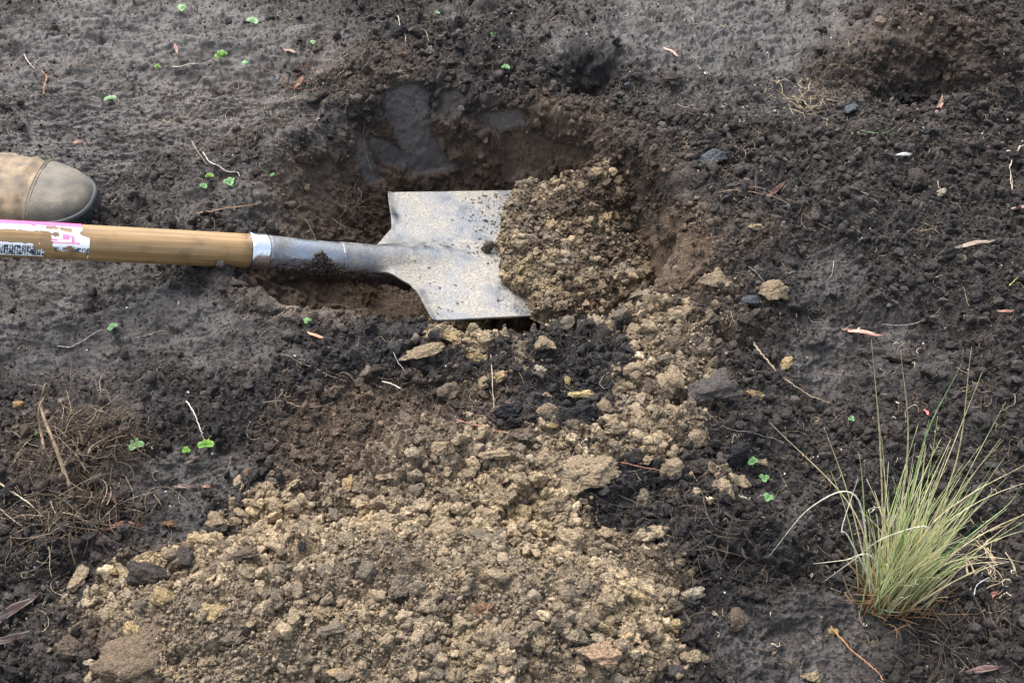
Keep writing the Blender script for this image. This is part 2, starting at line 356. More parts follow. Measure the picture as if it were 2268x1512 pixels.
# ================================================================== crumb and clod shapes
def ico(sub):
    import bmesh
    bm = bmesh.new(); bmesh.ops.create_icosphere(bm, subdivisions=sub, radius=1); bm.verts.ensure_lookup_table()
    v = np.array([q.co[:] for q in bm.verts], np.float32); f = np.array([[q.index for q in p.verts] for p in bm.faces], np.int32); bm.free(); return v, f
ICO = {k: ico(k) for k in (1, 2, 3, 4, 5)}
def rock(sub, seed, flat=1.0, rough=.12, elong=.25, cuts=8):
    """a broken lump: a sphere cut by planes, bent, then roughened with angular crumbs"""
    r = np.random.default_rng(seed); v, f = ICO[sub]; d = v / np.linalg.norm(v, axis=1, keepdims=True)
    n = r.normal(size=(cuts, 3)); n /= np.linalg.norm(n, axis=1, keepdims=True); off = r.uniform(.42, 1.0, cuts)
    q = d @ n.T; rr = np.where(q > .05, off / np.maximum(q, .05), 9); k = 24.0
    rad = -np.log(np.exp(-k * np.minimum(rr, 2.0)).sum(1) + math.exp(-k * 1.15)) / k
    p = (d * rad[:, None]).astype(np.float32); F_ = np.float32
    if sub >= 3:
        w1 = np.stack([fbm(p, .9, 2, seed % 9 + j) for j in (1, 2, 3)], -1); p = (p + w1 * .42).astype(F_)
        c, _ = crumbs(p, .55, seed % 13); c2_, _ = crumbs(p, .27, seed % 11); rg_ = fbm(p, .45, 4, seed % 17, .6, ridge=True)
        p = (p + d * ((c - .25) * rough * 2.6 + (c2_ - .25) * rough * 1.4 + rg_ * .10)[:, None]).astype(F_)
        if sub >= 4: c4_, _ = crumbs(p, .13, seed % 5); p = (p + d * ((c4_ - .25) * rough * .9 + .05 * fbm(p, .16, 2, 3))[:, None]).astype(F_)
        if sub >= 5: c5, _ = crumbs(p, .07, seed % 7); p = (p + d * ((c5 - .25) * rough * .5)[:, None]).astype(F_)
    else: p = p * r.uniform(.45, 1.4, (len(p), 1))
    p = p * np.array([1, 1 - r.uniform(0, elong * 1.6), flat * (1 - r.uniform(0, elong))])
    p -= p.mean(0); return (p / np.abs(p).max()).astype(np.float32), f
def randrot(n, rng):
    q = rng.normal(size=(n, 4)); q /= np.linalg.norm(q, axis=1, keepdims=True); w_, x_, y_, z_ = q.T
    return np.stack([np.stack([1 - 2 * (y_ * y_ + z_ * z_), 2 * (x_ * y_ - z_ * w_), 2 * (x_ * z_ + y_ * w_)], -1), np.stack([2 * (x_ * y_ + z_ * w_), 1 - 2 * (x_ * x_ + z_ * z_), 2 * (y_ * z_ - x_ * w_)], -1),
                     np.stack([2 * (x_ * z_ - y_ * w_), 2 * (y_ * z_ + x_ * w_), 1 - 2 * (x_ * x_ + y_ * y_)], -1)], 1).astype(np.float32)
def scatter(name, P, R, Cc, sub, rng, wet=.3, **props):
    """many crumbs in one mesh: centres P, radii R, colours Cc"""
    VV, FF, CC = [], [], []; base = 0; nv = 16
    var = [rock(sub, 100 + k) for k in range(nv)]; which = rng.integers(0, nv, len(P)); rot = randrot(len(P), rng)
    for k in range(nv):
        m = which == k
        if not m.any(): continue
        v, f = var[k]; a = np.einsum('nij,vj->nvi', rot[m], v) * R[m][:, None, None] + P[m][:, None, :]
        VV.append(a.reshape(-1, 3)); n = m.sum(); FF.append((f[None] + (base + np.arange(n) * len(v))[:, None, None]).reshape(-1, 3)); base += n * len(v)
        CC.append(np.repeat(Cc[m], len(v), 0))
    VV = np.concatenate(VV)
    me = mesh_np(name, VV, np.concatenate(FF), M_SOIL, False, np.concatenate(CC), np.full(len(VV), wet))
    return link(name, me, **props)

def pick(weight, n, rng):
    w_ = weight * (DEP[IDX] ** 2); w_ = w_ / w_.sum(); return IDX[np.minimum(np.searchsorted(np.cumsum(w_), rng.random(n)), len(IDX) - 1)]
def crumb_layer(name, weight, n, r0, r1, sub, rng, sink=.25, bright=1.0, pw=2.2, label=None, **k):
    q = pick(weight, n, rng); R = (r0 + (r1 - r0) * rng.random(n) ** pw).astype(np.float32)
    P = PG[q] + N0[q] * (R * (1 - 2 * sink))[:, None] + rng.normal(size=(n, 3)).astype(np.float32) * .0008
    a, b, c = rng.random(n), rng.random(n), rng.random(n)
    vv_ = np.exp(rng.normal(size=n) * np.where(clayp[q] > .5, .20, .40))[:, None]
    col, _ = soilcol(n, clayp[q] * .97, brown[q], black[q], sm[q] * .9, .6 * i1[q] + .4 * a, b, c, rng.normal(size=n) * .3, lowc[q])
    return scatter(name, P.astype(np.float32), R, (col * bright * vv_).astype(np.float32), sub, rng, kind='stuff', **k)
I_ = IDX; cl_, sm_, fa_ = clayp[I_], sm[I_], faces[I_]
inhole = (sdist(P0[I_, 0], P0[I_, 1], poly_w(RIM, .01)) > .03)
wd = np.clip(1 - sm_ * 1.1, .05, 1) * (1 - cl_ * .7) * (1 - .9 * inhole); wc = np.clip(cl_, 0, 1) ** 1.5 * (1 - fa_); wr = wc * sstep(-.35, .25, lowc[I_])
crumb_layer("soil_crumbs", wd, 52000, .0008, .0030, 1, RNG)
crumb_layer("soil_lumps", wd * (1 - sm_) ** 1.5, 11000, .0018, .0085, 3, RNG, sink=.3, pw=3.6)
crumb_layer("mud_grit", sm_ * (1 - fa_) + .1, 16000, .0005, .0018, 1, RNG, sink=.3)
crumb_layer("clay_crumbs", wc, 34000, .0008, .0030, 1, RNG)
crumb_layer("clay_rubble", wr, 3200, .0026, .0095, 4, RNG, sink=.35, pw=2.2)
# ================================================================== helpers for the objects
def zat(x, y):
    """height of the built ground under places (x, y)"""
    x = np.asarray(x, float); y = np.asarray(y, float)
    r = np.clip(np.searchsorted(yb, y), 1, NR - 1); r = np.where(np.abs(yb[r - 1] - y) < np.abs(yb[r] - y), r - 1, r)
    u_ = x / Drow[r] * F + 1134; c = np.clip(np.searchsorted(uu, u_), 0, NC - 1)
    return PG.reshape(NR, NC, 3)[r, c, 2].astype(float)
def part(name, V, Fc, mat, parent, smooth=True, col=None, **props):
    V = np.asarray(V, float) - np.array(parent.location if parent.parent is None else parent.parent.location)
    me = mesh_np(name, V, Fc, mat, smooth, col, None if col is None else np.full(len(V), props.pop('wet', .3)))
    return link(name, me, parent, **props)
def solo(name, V, Fc, mat, label, cat, group=None, smooth=True, col=None):
    loc = V.mean(0); me = mesh_np(name, V - loc, Fc, mat, smooth, col, None if col is None else np.full(len(V), .3))
    o = link(name, me, label=label, category=cat); o.location = loc
    if group: o['group'] = group
    return o
def norm(v): return v / (np.linalg.norm(v) + 1e-12)
def tube(P, R, k=8):
    P = np.asarray(P, float); R = np.broadcast_to(np.asarray(R, float), (len(P),))
    T = np.gradient(P, axis=0); T /= np.linalg.norm(T, axis=1, keepdims=True) + 1e-12
    up = np.array([0, 0, 1.]) if abs(T[0][2]) < .9 else np.array([1., 0, 0]); V = []
    for p, t, r in zip(P, T, R):
        b = norm(np.cross(t, up)); n = np.cross(b, t); up = n
        a = np.linspace(0, 2 * math.pi, k, endpoint=False)
        V.append(p + r * (np.cos(a)[:, None] * b + np.sin(a)[:, None] * n))
    V = [np.repeat(P[:1], k, 0)] + V + [np.repeat(P[-1:], k, 0)]
    return np.concatenate(V), grid_faces(len(P) + 2, k, True)
def merge(L):
    VV, FF, b = [], [], 0
    for v, f in L: VV.append(v); FF.append(f + b); b += len(v)
    return np.concatenate(VV), np.concatenate(FF)
def spline(P, n):
    P = np.asarray(P, float); t = np.linspace(0, len(P) - 1, n); Q = np.vstack([2 * P[0] - P[1], P, 2 * P[-1] - P[-2]])
    i = np.minimum(t.astype(int), len(P) - 2); f = (t - i)[:, None]; a, b, c, d = Q[i], Q[i + 1], Q[i + 2], Q[i + 3]
    return .5 * (2 * b + (c - a) * f + (2 * a - 5 * b + 4 * c - d) * f ** 2 + (3 * b - 3 * c + d - a) * f ** 3)

# ================================================================== THE SHOVEL
O_ = np.array([-.12622, .18824, -.04562]); A_ = np.array([.942106, .271746, -.196446]); W_ = np.array([-.277412, .96075, -.00138]); N_ = np.cross(A_, W_)
HA, HC, HB = atd(0, 528, 1.26), atd(560, 556, 1.385), atd(850, 583, 1.462)
def metal(name, base, rough, dirt, dirtcol, lo, hi, scale, metallic=1.0):
    m, nt, b = new_mat(name); n, tc = bump(nt, b, 420, .5, .0011, 6)
    n1 = nd(nt, "ShaderNodeTexNoise"); n1.inputs['Scale'].default_value = scale; n1.inputs['Detail'].default_value = 8; n1.inputs['Roughness'].default_value = .72
    nt.links.new(tc.outputs['Object'], n1.inputs['Vector'])
    mr = nd(nt, "ShaderNodeMapRange"); mr.inputs[1].default_value = lo; mr.inputs[2].default_value = hi; mr.inputs[4].default_value = dirt
    nt.links.new(n1.outputs['Fac'], mr.inputs[0])
    n2 = nd(nt, "ShaderNodeTexNoise"); n2.inputs['Scale'].default_value = 380; n2.inputs['Detail'].default_value = 5; n2.inputs['Roughness'].default_value = .75
    nt.links.new(tc.outputs['Object'], n2.inputs['Vector'])
    r2 = nd(nt, "ShaderNodeMapRange"); r2.inputs[1].default_value = .36; r2.inputs[2].default_value = .66; r2.inputs[3].default_value = .45; r2.inputs[4].default_value = 1.5
    nt.links.new(n2.outputs['Fac'], r2.inputs[0])
    sc = nd(nt, "ShaderNodeVectorMath", operation='SCALE'); sc.inputs[0].default_value = dirtcol; nt.links.new(r2.outputs[0], sc.inputs['Scale'])
    mx = nd(nt, "ShaderNodeMix", data_type='RGBA'); mx.inputs[6].default_value = (*base, 1)
    nt.links.new(mr.outputs[0], mx.inputs[0]); nt.links.new(sc.outputs[0], mx.inputs[7]); nt.links.new(mx.outputs[2], b.inputs['Base Color'])
    ta = nd(nt, 'ShaderNodeAttribute', attribute_name='wet'); t2 = nd(nt, 'ShaderNodeMapRange'); t2.inputs[3].default_value = 1.0; t2.inputs[4].default_value = .8; nt.links.new(ta.outputs['Fac'], t2.inputs[0])
    ms = nd(nt, 'ShaderNodeVectorMath', operation='SCALE'); nt.links.new(mx.outputs[2], ms.inputs[0]); nt.links.new(t2.outputs[0], ms.inputs['Scale']); nt.links.new(ms.outputs[0], b.inputs['Base Color'])
    r3 = nd(nt, "ShaderNodeMapRange"); r3.inputs[3].default_value = metallic; r3.inputs[4].default_value = .0; nt.links.new(mr.outputs[0], r3.inputs[0]); nt.links.new(r3.outputs[0], b.inputs['Metallic'])
    r4 = nd(nt, "ShaderNodeMapRange"); r4.inputs[3].default_value = rough; r4.inputs[4].default_value = .75; nt.links.new(mr.outputs[0], r4.inputs[0]); nt.links.new(r4.outputs[0], b.inputs['Roughness'])
    return m
M_BLADE = metal("blade_metal", (.19, .20, .215), .36, 1.0, (.250, .230, .195), .40, .56, 15)
M_SOCK = metal("socket_metal", (.24, .26, .29), .27, .8, (.085, .075, .065), .44, .62, 34)
M_FERR = metal("ferrule_metal", (.62, .65, .70), .22, .3, (.2, .19, .17), .6, .8, 60)
m, nt, b = new_mat("handle_wood"); M_WOOD = m
tc = nd(nt, "ShaderNodeTexCoord"); mp = nd(nt, "ShaderNodeMapping"); mp.inputs['Scale'].default_value = (6, 210, 210)
nt.links.new(tc.outputs['Object'], mp.inputs[0]); n1 = nd(nt, "ShaderNodeTexNoise"); n1.inputs['Scale'].default_value = 1; n1.inputs['Detail'].default_value = 6; n1.inputs['Roughness'].default_value = .65
nt.links.new(mp.outputs[0], n1.inputs['Vector'])
cr_ = nd(nt, "ShaderNodeValToRGB"); cr_.color_ramp.elements[0].position = .30; cr_.color_ramp.elements[0].color = (.140, .080, .034, 1); cr_.color_ramp.elements[1].position = .70; cr_.color_ramp.elements[1].color = (.39, .248, .106, 1)
nt.links.new(n1.outputs['Fac'], cr_.inputs[0])
n3 = nd(nt, "ShaderNodeTexNoise"); n3.inputs['Scale'].default_value = 45; n3.inputs['Detail'].default_value = 6; nt.links.new(tc.outputs['Object'], n3.inputs['Vector'])
r3 = nd(nt, "ShaderNodeMapRange"); r3.inputs[1].default_value = .52; r3.inputs[2].default_value = .85; nt.links.new(n3.outputs['Fac'], r3.inputs[0])
mx = nd(nt, "ShaderNodeMix", data_type='RGBA'); mx.inputs[7].default_value = (.09, .06, .035, 1); nt.links.new(r3.outputs[0], mx.inputs[0]); nt.links.new(cr_.outputs[0], mx.inputs[6]); nt.links.new(mx.outputs[2], b.inputs['Base Color'])
b.inputs['Roughness'].default_value = .42
bp = nd(nt, "ShaderNodeBump"); bp.inputs['Distance'].default_value = .0006; bp.inputs['Strength'].default_value = .4; nt.links.new(n1.outputs['Fac'], bp.inputs['Height']); nt.links.new(bp.outputs[0], b.inputs['Normal'])

sh = thing("shovel", "square-mouthed shovel with a varnished wooden handle and muddy steel blade pushed into the hole", "shovel", tuple(O_))
# handle: local x along the axis
ax = norm(HC - HA); L0 = -.62; LH = np.linalg.norm(HC - HA)
cf = norm((CAM - (HA + HC) / 2) - ax * ((CAM - (HA + HC) / 2) @ ax)); sd_ = np.cross(cf, ax)      # cf faces the sky side the camera sees
if sd_[2] < 0: sd_ = -sd_
HM = Matrix((( ax[0], sd_[0], cf[0], HA[0] - O_[0]), (ax[1], sd_[1], cf[1], HA[1] - O_[1]), (ax[2], sd_[2], cf[2], HA[2] - O_[2]), (0, 0, 0, 1)))
xs = np.concatenate([[L0, L0 + .004], np.linspace(L0 + .01, LH - .004, 60)])
rr = .0188 + .0003 * np.sin(xs * 9); rr[0] *= .8
Vt, Ft = tube(np.stack([xs, 0 * xs, 0 * xs], -1), rr, 40)
h = link("handle", mesh_np("handle", Vt, Ft, M_WOOD), sh); h.matrix_local = HM
# the worn paper label, wrapped round the wood: cells are kept only where paper is left
xl = np.linspace(-.20, .0845, 620); yl = np.sin(np.linspace(math.radians(-58), math.radians(88), 150))
ph = np.linspace(math.radians(-58), math.radians(88), 150)
XL, PH = np.meshgrid(xl, ph); YN = np.sin(PH); RL = .0188 + .0003 * np.sin(XL * 9) + .00035
q = np.stack([XL, PH * .0188, 0 * XL], -1).reshape(-1, 3).astype(np.float32)
nz = fbm(q, .006, 4, 81).reshape(XL.shape); nz2 = fbm(q, .0022, 3, 83).reshape(XL.shape)
px_ = XL / .0845 * 178 + nz * 5; yn = YN + nz * .10
col = np.ones(XL.shape + (3,), np.float32) * np.array([.82, .84, .85], np.float32)
PINK = np.array([.74, .10, .30]); PALEP = np.array([.80, .42, .58]); NAVY = np.array([.03, .05, .075])
def box(x0, x1, y0, y1, c):
    k = (XL / .0845 * 178 > x0) & (XL / .0845 * 178 < x1) & (YN > y0) & (YN < y1); col[k] = c
col[YN > .80] = PINK
k = (YN > .72) & (YN <= .80) & (nz2 > -.05); col[k] = PALEP
for x0 in range(-420, 60, 13): box(x0, x0 + 8, .74, .80, PALEP * .8)
for b_ in [(98, 158, -.12, -.03), (121, 136, .10, .40), (141, 147, -.10, .30), (131, 147, .22, .33), (99, 112, .02, .12), (90, 96, .10, .42), (88, 104, .36, .44)]: box(*b_, PINK * .9 + .12)
box(100, 150, -.09, -.06, PALEP)
k = (YN < -.30) & (YN > -.80) & (np.sin(XL * 2600) + 1.3 * nz2 * 3 + np.sin(PH * 55) * .9 > -.55); col[k] = NAVY
k = (YN < -.36) & (XL > .045) & (np.sin(XL * 2300) + 3 * nz2 > .2); col[k] = NAVY
gone = np.zeros(XL.shape, bool)
gone |= (px_ < 97) & (yn < .50) & (yn > -.14 + .1 * nz2) & (px_ > -60)
gone |= (px_ > -260) & (px_ < -60) & (yn < .30) & (yn > -.3)
gone |= (px_ > 86) & (px_ < 106) & (yn < -.02) & (px_ < 100 + 10 * (yn < -.3))
gone |= (px_ > 97) & (px_ < 175) & (yn < -.52)
gone |= (px_ > 64) & (px_ < 90) & (yn < -.10) & (nz2 < .22) & (yn > -.45)
gone |= (px_ > 90) & (px_ < 142) & (yn < .80) & (yn > .66 - .0022 * (px_ - 90)) & (nz > -.12)
gone |= (((px_ - 170) / 11) ** 2 + ((yn - .48) / .20) ** 2) < 1
gone |= ((px_ > 166 + 12 * sstep(.35, .2, yn) * 1.0) & (yn > .2)) & (px_ > 166)
gone |= (((px_ - 138) / 8) ** 2 + ((yn + .34) / .14) ** 2) < 1
gone |= (((px_ - 106) / 8) ** 2 + ((yn - .32) / .12) ** 2) < 1
gone |= nz2 + nz * .5 > .62
gone |= px_ > 178.5
Vl = np.stack([XL, RL * np.sin(PH), RL * np.cos(PH)], -1).reshape(-1, 3)
Fl = grid_faces(*XL.shape); keep = ~gone.reshape(-1)[Fl].any(1)
m, nt, b = new_mat("label_paper"); M_LAB = m; a = nd(nt, "ShaderNodeAttribute", attribute_name="Col"); nt.links.new(a.outputs['Color'], b.inputs['Base Color']); b.inputs['Roughness'].default_value = .45
bump(nt, b, 900, .3, .0003)
lo = link("label", mesh_np("label", Vl, Fl[keep], M_LAB, True, col.reshape(-1, 3)), sh); lo.matrix_local = HM
# ferrule and socket
P = lambda u, v, D: atd(u, v, D)
fp = [HC - ax * .0055, HC - ax * .0045, HC + ax * .000, HC + ax * .013, HC + ax * .0155, HC + ax * .016]
part("ferrule", *tube(fp, [.0196, .0212, .0203, .0203, .0200, .0190], 40), M_FERR, sh)
sp = spline([HC + ax * .014, HC * .66 + HB * .34 , HC * .3 + HB * .7, HB, HB + A_ * .03 - N_ * .011, HB + A_ * .06 - N_ * .028], 40)
part("socket", *tube(sp, np.interp(np.linspace(0, 1, 40), [0, .3, .6, .8, 1], [.0192, .0192, .0208, .0215, .010]), 36), M_SOCK, sh)
# blade: a dished plate, its rear shoulders stepping in to the socket, a ridge fading forward
sB = np.concatenate([np.linspace(-.078, -.0085, 30), np.linspace(-.008, .006, 16), np.linspace(.009, .26, 88)]); tB = np.linspace(-1, 1, 121)
hw = .0216 + .034 * sstep(-.040, .002, sB) ** 1.2 + .0644 * sstep(-.0065, .0045, sB)
tc0 = (HB - O_) @ W_; cn0 = (HB - O_) @ N_; sh0 = (HB - O_) @ A_; dx_ = norm(HB - HC); sln, slt = (dx_ @ N_) / (dx_ @ A_), (dx_ @ W_) / (dx_ @ A_)
S, Tn = np.meshgrid(sB, tB, indexing='ij'); cen_t = tc0 + slt * (S - sh0); cen_t = cen_t * sstep(.10, -.03, S); Tm = Tn * hw[:, None] + cen_t * sstep(.002, -.03, S)
S2_ = S; rtube = .0218; cen_n = cn0 + sln * (S - sh0) * .8
def bladez(S, Tm, ct, cn):
    tz = cn + np.sqrt(np.maximum(rtube ** 2 - (Tm - ct) ** 2, 0)) - 1.2 * np.maximum(np.abs(Tm - ct) - rtube, 0)
    pz = .38 * Tm ** 2 + .009 * sstep(.13, -.03, S) * np.exp(-((Tm - ct) / .022) ** 2) - .03 * sstep(-.02, -.07, S); kk = .009
    hq = np.clip(.5 + .5 * (tz - pz) / kk, 0, 1); return pz + (tz - pz) * hq + kk * hq * (1 - hq)
Zb = bladez(S, Tm, cen_t, cen_n) + .0045 * sstep(.010, -.004, S) * sstep(.058, .072, np.abs(Tm))
pB = np.stack([S2_, Tm, Zb], -1).reshape(-1, 3)
pB[:, 2] += .0006 * fbm(pB.astype(np.float32), .03, 3, 91)
pB[:, 2] += 0; top = O_ + pB[:, :1] * A_ + pB[:, 1:2] * W_ + pB[:, 2:] * N_; bot = top - .0028 * N_
nr, nc = S.shape; f = grid_faces(nr, nc); n = len(top)
bd = np.concatenate([np.arange(nc), np.arange(1, nr) * nc + nc - 1, (nr - 1) * nc + np.arange(nc - 2, -1, -1), np.arange(nr - 2, 0, -1) * nc]); b2 = np.roll(bd, -1)
Fb = np.concatenate([f, f[:, ::-1] + n, np.stack([bd, bd + n, b2 + n, b2], -1)])
tone_ = np.clip(sstep(.035, -.02, pB[:, 0] + .02 * fbm(pB.astype(np.float32), .02, 4, 5)) + .35 * (fbm(pB.astype(np.float32), .05, 4, 8) > .22), 0, 1)
bo = part("blade", np.concatenate([top, bot]), Fb, M_BLADE, sh); a_ = bo.data.attributes.new("wet", 'FLOAT', 'POINT'); a_.data.foreach_set("value", np.concatenate([tone_, tone_]).astype(np.float32))
# mud caked under the socket
rg = np.random.default_rng(5); n = 1900; k = rg.random(n)
tt = .10 + .72 * k; base = np.array([spline(sp, 200)[int(q * 199)] for q in tt]); camd = norm(CAM - base.mean(0)); dn = norm(np.cross(ax, camd)); dn = dn if dn[2] < 0 else -dn
peak = np.exp(-((tt - .30) / .05) ** 2) * 1.0 + .2 * np.exp(-((tt - .44) / .08) ** 2)
an = -rg.random(n) ** .7 * 1.7 + math.radians(70) * 0; phm = math.radians(105) - (math.radians(62) + peak * math.radians(60)) * rg.random(n) ** .8 
dirv = np.cos(phm)[:, None] * camd + np.sin(phm)[:, None] * dn
R = .0012 + .0036 * rg.random(n) ** 2
pm = base + dirv * .0212
o = scatter("caked_mud", (pm - O_).astype(np.float32), R.astype(np.float32), (np.array([.050, .038, .030]) * (.6 + .9 * rg.random((n, 1)))).astype(np.float32), 2, rg, kind='stuff'); o.parent = sh
# thin crumbs of clay smeared on the blade
n = 1300; s_ = rg.random(n) ** .7 * .17 - .005; t_ = (rg.random(n) * 2 - 1) * .112; keepm = vnoise(np.stack([s_ * 45, t_ * 45, s_ * 0 + 3], -1).astype(np.float32)) > .12 - 1.1 * np.clip(s_ / .13, 0, 1) ** 4; s_, t_ = s_[keepm], t_[keepm]
ct_ = (tc0 + slt * (s_ - sh0)) * sstep(.10, -.03, s_); zz = bladez(s_, t_, ct_, cn0 + sln * (s_ - sh0) * .8)
pc = s_[:, None] * A_ + t_[:, None] * W_ + (zz + .0002)[:, None] * N_
R = .0004 + .0020 * rg.random(len(s_)) ** 5 + .0022 * rg.random(len(s_)) ** 3 * sstep(.07, .13, s_)
o = scatter("clay_specks", pc.astype(np.float32), R.astype(np.float32), (np.array([.23, .205, .165]) * (.55 + .7 * rg.random((len(s_), 1)))).astype(np.float32), 2, rg, kind='stuff'); o.parent = sh

# ================================================================== THE HEAP ON THE BLADE
HP = [(1142, 436), (1260, 432), (1400, 438), (1450, 520), (1440, 640), (1395, 692), (1300, 718), (1228, 732), (1180, 708), (1152, 660), (1108, 612), (1098, 548), (1112, 480)]
def blade_z(x, y): return O_[2] - ((x - O_[0]) * N_[0] + (y - O_[1]) * N_[1]) / N_[2]
def on_blade(u, v):
    r = pxray(u, v); return CAM + r * (((O_ - CAM) @ N_) / (r @ N_))
hpw = np.array([on_blade(u, v)[:2] for u, v in HP])
gx, gy = np.arange(hpw[:, 0].min() - .01, hpw[:, 0].max() + .01, .0009), np.arange(hpw[:, 1].min() - .01, hpw[:, 1].max() + .01, .0009)
GX, GY = np.meshgrid(gx, gy); p = np.stack([GX, GY, 0 * GX], -1).reshape(-1, 3).astype(np.float32)
d = sdist(p[:, 0], p[:, 1], hpw) + .014 * fbm(p, .024, 5, 95, .6)
pk = on_blade(1335, 490); pk2 = on_blade(1200, 620)
hh = .030 * (1 - np.exp(-np.maximum(d, 0) / .013)) + .050 * np.exp(-((p[:, 0] - pk[0]) ** 2 / .042 ** 2 + (p[:, 1] - pk[1]) ** 2 / .045 ** 2)) * sstep(0, .02, d)
p[:, 2] = blade_z(p[:, 0], p[:, 1]) + .38 * ((p[:, 0] - O_[0]) * W_[0] + (p[:, 1] - O_[1]) * W_[1]) ** 2 * 0.9 - .0015 + hh
gq = p.reshape(GX.shape + (3,)); nn = np.cross(np.gradient(gq, axis=1), np.gradient(gq, axis=0)).reshape(-1, 3); nn /= np.linalg.norm(nn, axis=1, keepdims=True)
pw_ = p + .0045 * np.stack([fbm(p, .007, 3, 6, .7), fbm(p, .007, 3, 7, .7), fbm(p, .007, 3, 8, .7)], -1)
e1, j1 = crumbs(pw_, .022, 11); e2, j2 = crumbs(pw_, .011, 12); e3, j3 = crumbs(pw_, .0058, 13); e4, j4 = crumbs(pw_, .0035, 14)
amp = sstep(-.002, .012, d); ph_ = p + nn * ((.016 * e1 + .007 * e2 + .0038 * e3 + .002 * e4 + .002 * fbm(p, .01, 3, 3)) * amp)[:, None]
uh, vh, dh = project(ph_.astype(float)); nH = len(p)
hcl = np.clip(.62 + .5 * fbm(p, .035, 3, 97), 0, .95); hcl *= np.where(vh < 470, .75, 1)
hcol, _ = soilcol(nH, hcl, np.full(nH, .95), np.zeros(nH), np.zeros(nH), j1 * .5 + j2 * .5, j3, j4, fbm(p, .006, 3, 98), fbm(p, .03, 3, 99))
hcol = hcol * .78
Fh = grid_faces(*GX.shape); Fh = Fh[(d[Fh] > -.004).all(1)]
heap = thing("soil_heap", "crumbly heap of brown and tan clay soil piled on the shovel blade", "soil heap", tuple(pk))
part("mound", ph_, Fh, M_SOIL, heap, True, hcol, wet=.2)
hi = np.nonzero(d > .002)[0]
def heap_layer(name, n, r0, r1, sub, pw, bright=1.0):
    q = hi[rg.integers(0, len(hi), n)]; R = r0 + (r1 - r0) * rg.random(n) ** pw
    cc, _ = soilcol(n, hcl[q], np.full(n, .9), np.zeros(n), np.zeros(n), .5 * j1[q] + .5 * rg.random(n), rg.random(n), rg.random(n), rg.normal(size=n) * .35, fbm(p[q], .03, 3, 99))
    o = scatter(name, (ph_[q] + nn[q] * (R * .4)[:, None] - np.array(pk)).astype(np.float32), R.astype(np.float32), (cc * bright * .85).astype(np.float32), sub, rg, kind='stuff'); o.parent = heap
heap_layer("crumbs", 6500, .001, .0034, 1, 2); heap_layer("rubble", 520, .003, .0085, 3, 2.5, 1.1)
def heap_surf(u, v):
    k = hi[np.argmin((uh[hi] - u) ** 2 + (vh[hi] - v) ** 2)]; return ph_[k].astype(float), nn[k].astype(float)

# ================================================================== THE BOOT
T0 = at(199, 476, .02); bz = float(zat(T0[0] - .06, T0[1])) + .001
bd_ = norm(np.array([-1.0, .05, 0])); bw = np.array([-bd_[1], bd_[0], 0]) * -1
if bw[1] < 0: bw = -bw
boot = thing("work_boot", "worn tan leather work boot with a scuffed grey toe cap standing behind the shovel handle", "boot", (T0[0], T0[1], bz))
def bsec(s, grow=0.0, z0=.020, nth=36):
    k = min(s / .085, 1); wdt = .050 * (1 - (1 - k) ** 2.3) ** .46 + (.003 if s > .1 else 0) - .010 * float(sstep(.16, .24, s)) + .002
    hgt = .026 * (1 - (1 - min(s / .060, 1)) ** 2.2) ** .5 + .008 * float(sstep(.03, .12, s)) + .05 * float(sstep(.13, .20, s)) + .05 * float(sstep(.19, .24, s))
    cy = .016 + .010 * float(sstep(.0, .12, s)); th = np.linspace(0, math.pi, nth)
    e = .78; yy = np.cos(th); yy = np.sign(yy) * np.abs(yy) ** e; z = np.sin(th) ** e
    flat = float(sstep(.16, .2, s)); z = z * (1 - flat) + np.sin(th) ** .45 * flat
    pts = np.stack([np.full(nth, 0.), cy + yy * (wdt + grow) , z0 + z * (hgt + grow)], -1)
    P_ = np.array([T0[0], T0[1], bz]) + bd_ * s + pts[:, 1:2] * bw + pts[:, 2:] * np.array([0, 0, 1.])
    return P_
def wrinkle(Vx, amp, sc):
    q = Vx.astype(np.float32); return Vx + amp * np.stack([fbm(q, sc, 3, 1), fbm(q, sc, 3, 2), fbm(q, sc, 3, 3)], -1)
def leather(name, c1_, c2_, rough, scale):
    m, nt, b = new_mat(name); n, tc = bump(nt, b, 420, .5, .001, 4)
    n1 = nd(nt, "ShaderNodeTexNoise"); n1.inputs['Scale'].default_value = scale; n1.inputs['Detail'].default_value = 8; n1.inputs['Roughness'].default_value = .65
    nt.links.new(tc.outputs['Object'], n1.inputs['Vector']); cr2 = nd(nt, "ShaderNodeValToRGB")
    cr2.color_ramp.elements[0].position = .38; cr2.color_ramp.elements[0].color = (*c1_, 1); cr2.color_ramp.elements[1].position = .62; cr2.color_ramp.elements[1].color = (*c2_, 1)
    nt.links.new(n1.outputs['Fac'], cr2.inputs[0]); nt.links.new(cr2.outputs[0], b.inputs['Base Color']); b.inputs['Roughness'].default_value = rough; return m
M_TAN = leather("boot_tan_leather", (.095, .075, .052), (.25, .18, .105), .75, 38); M_CAP = leather("boot_cap_leather", (.065, .060, .050), (.150, .128, .095), .68, 30)
M_SOLE = plain("boot_rubber", (.022, .026, .032), .38, .5, .4, 60)
ss = np.array([0, .0008, .002, .004, .007, .011, .016, .022, .029, .037, .046, .054, .060, .0615])
Vc = np.concatenate([bsec(s, .0016 if s < .061 else 0) for s in ss]); part("toe_cap", wrinkle(Vc, .0020, .022), grid_faces(len(ss), 36), M_CAP, boot)
ss = np.linspace(.052, .285, 60); Vc = []
for s in ss:
    g = -.0005 - .0025 * math.exp(-((s - .066) / .004) ** 2) + .0015 * math.exp(-((s - .076) / .005) ** 2) - .0012 * math.exp(-((s - .10) / .003) ** 2)
    if s > .26: g -= .03 * ((s - .26) / .025) ** 2
    Vc.append(bsec(s, g))
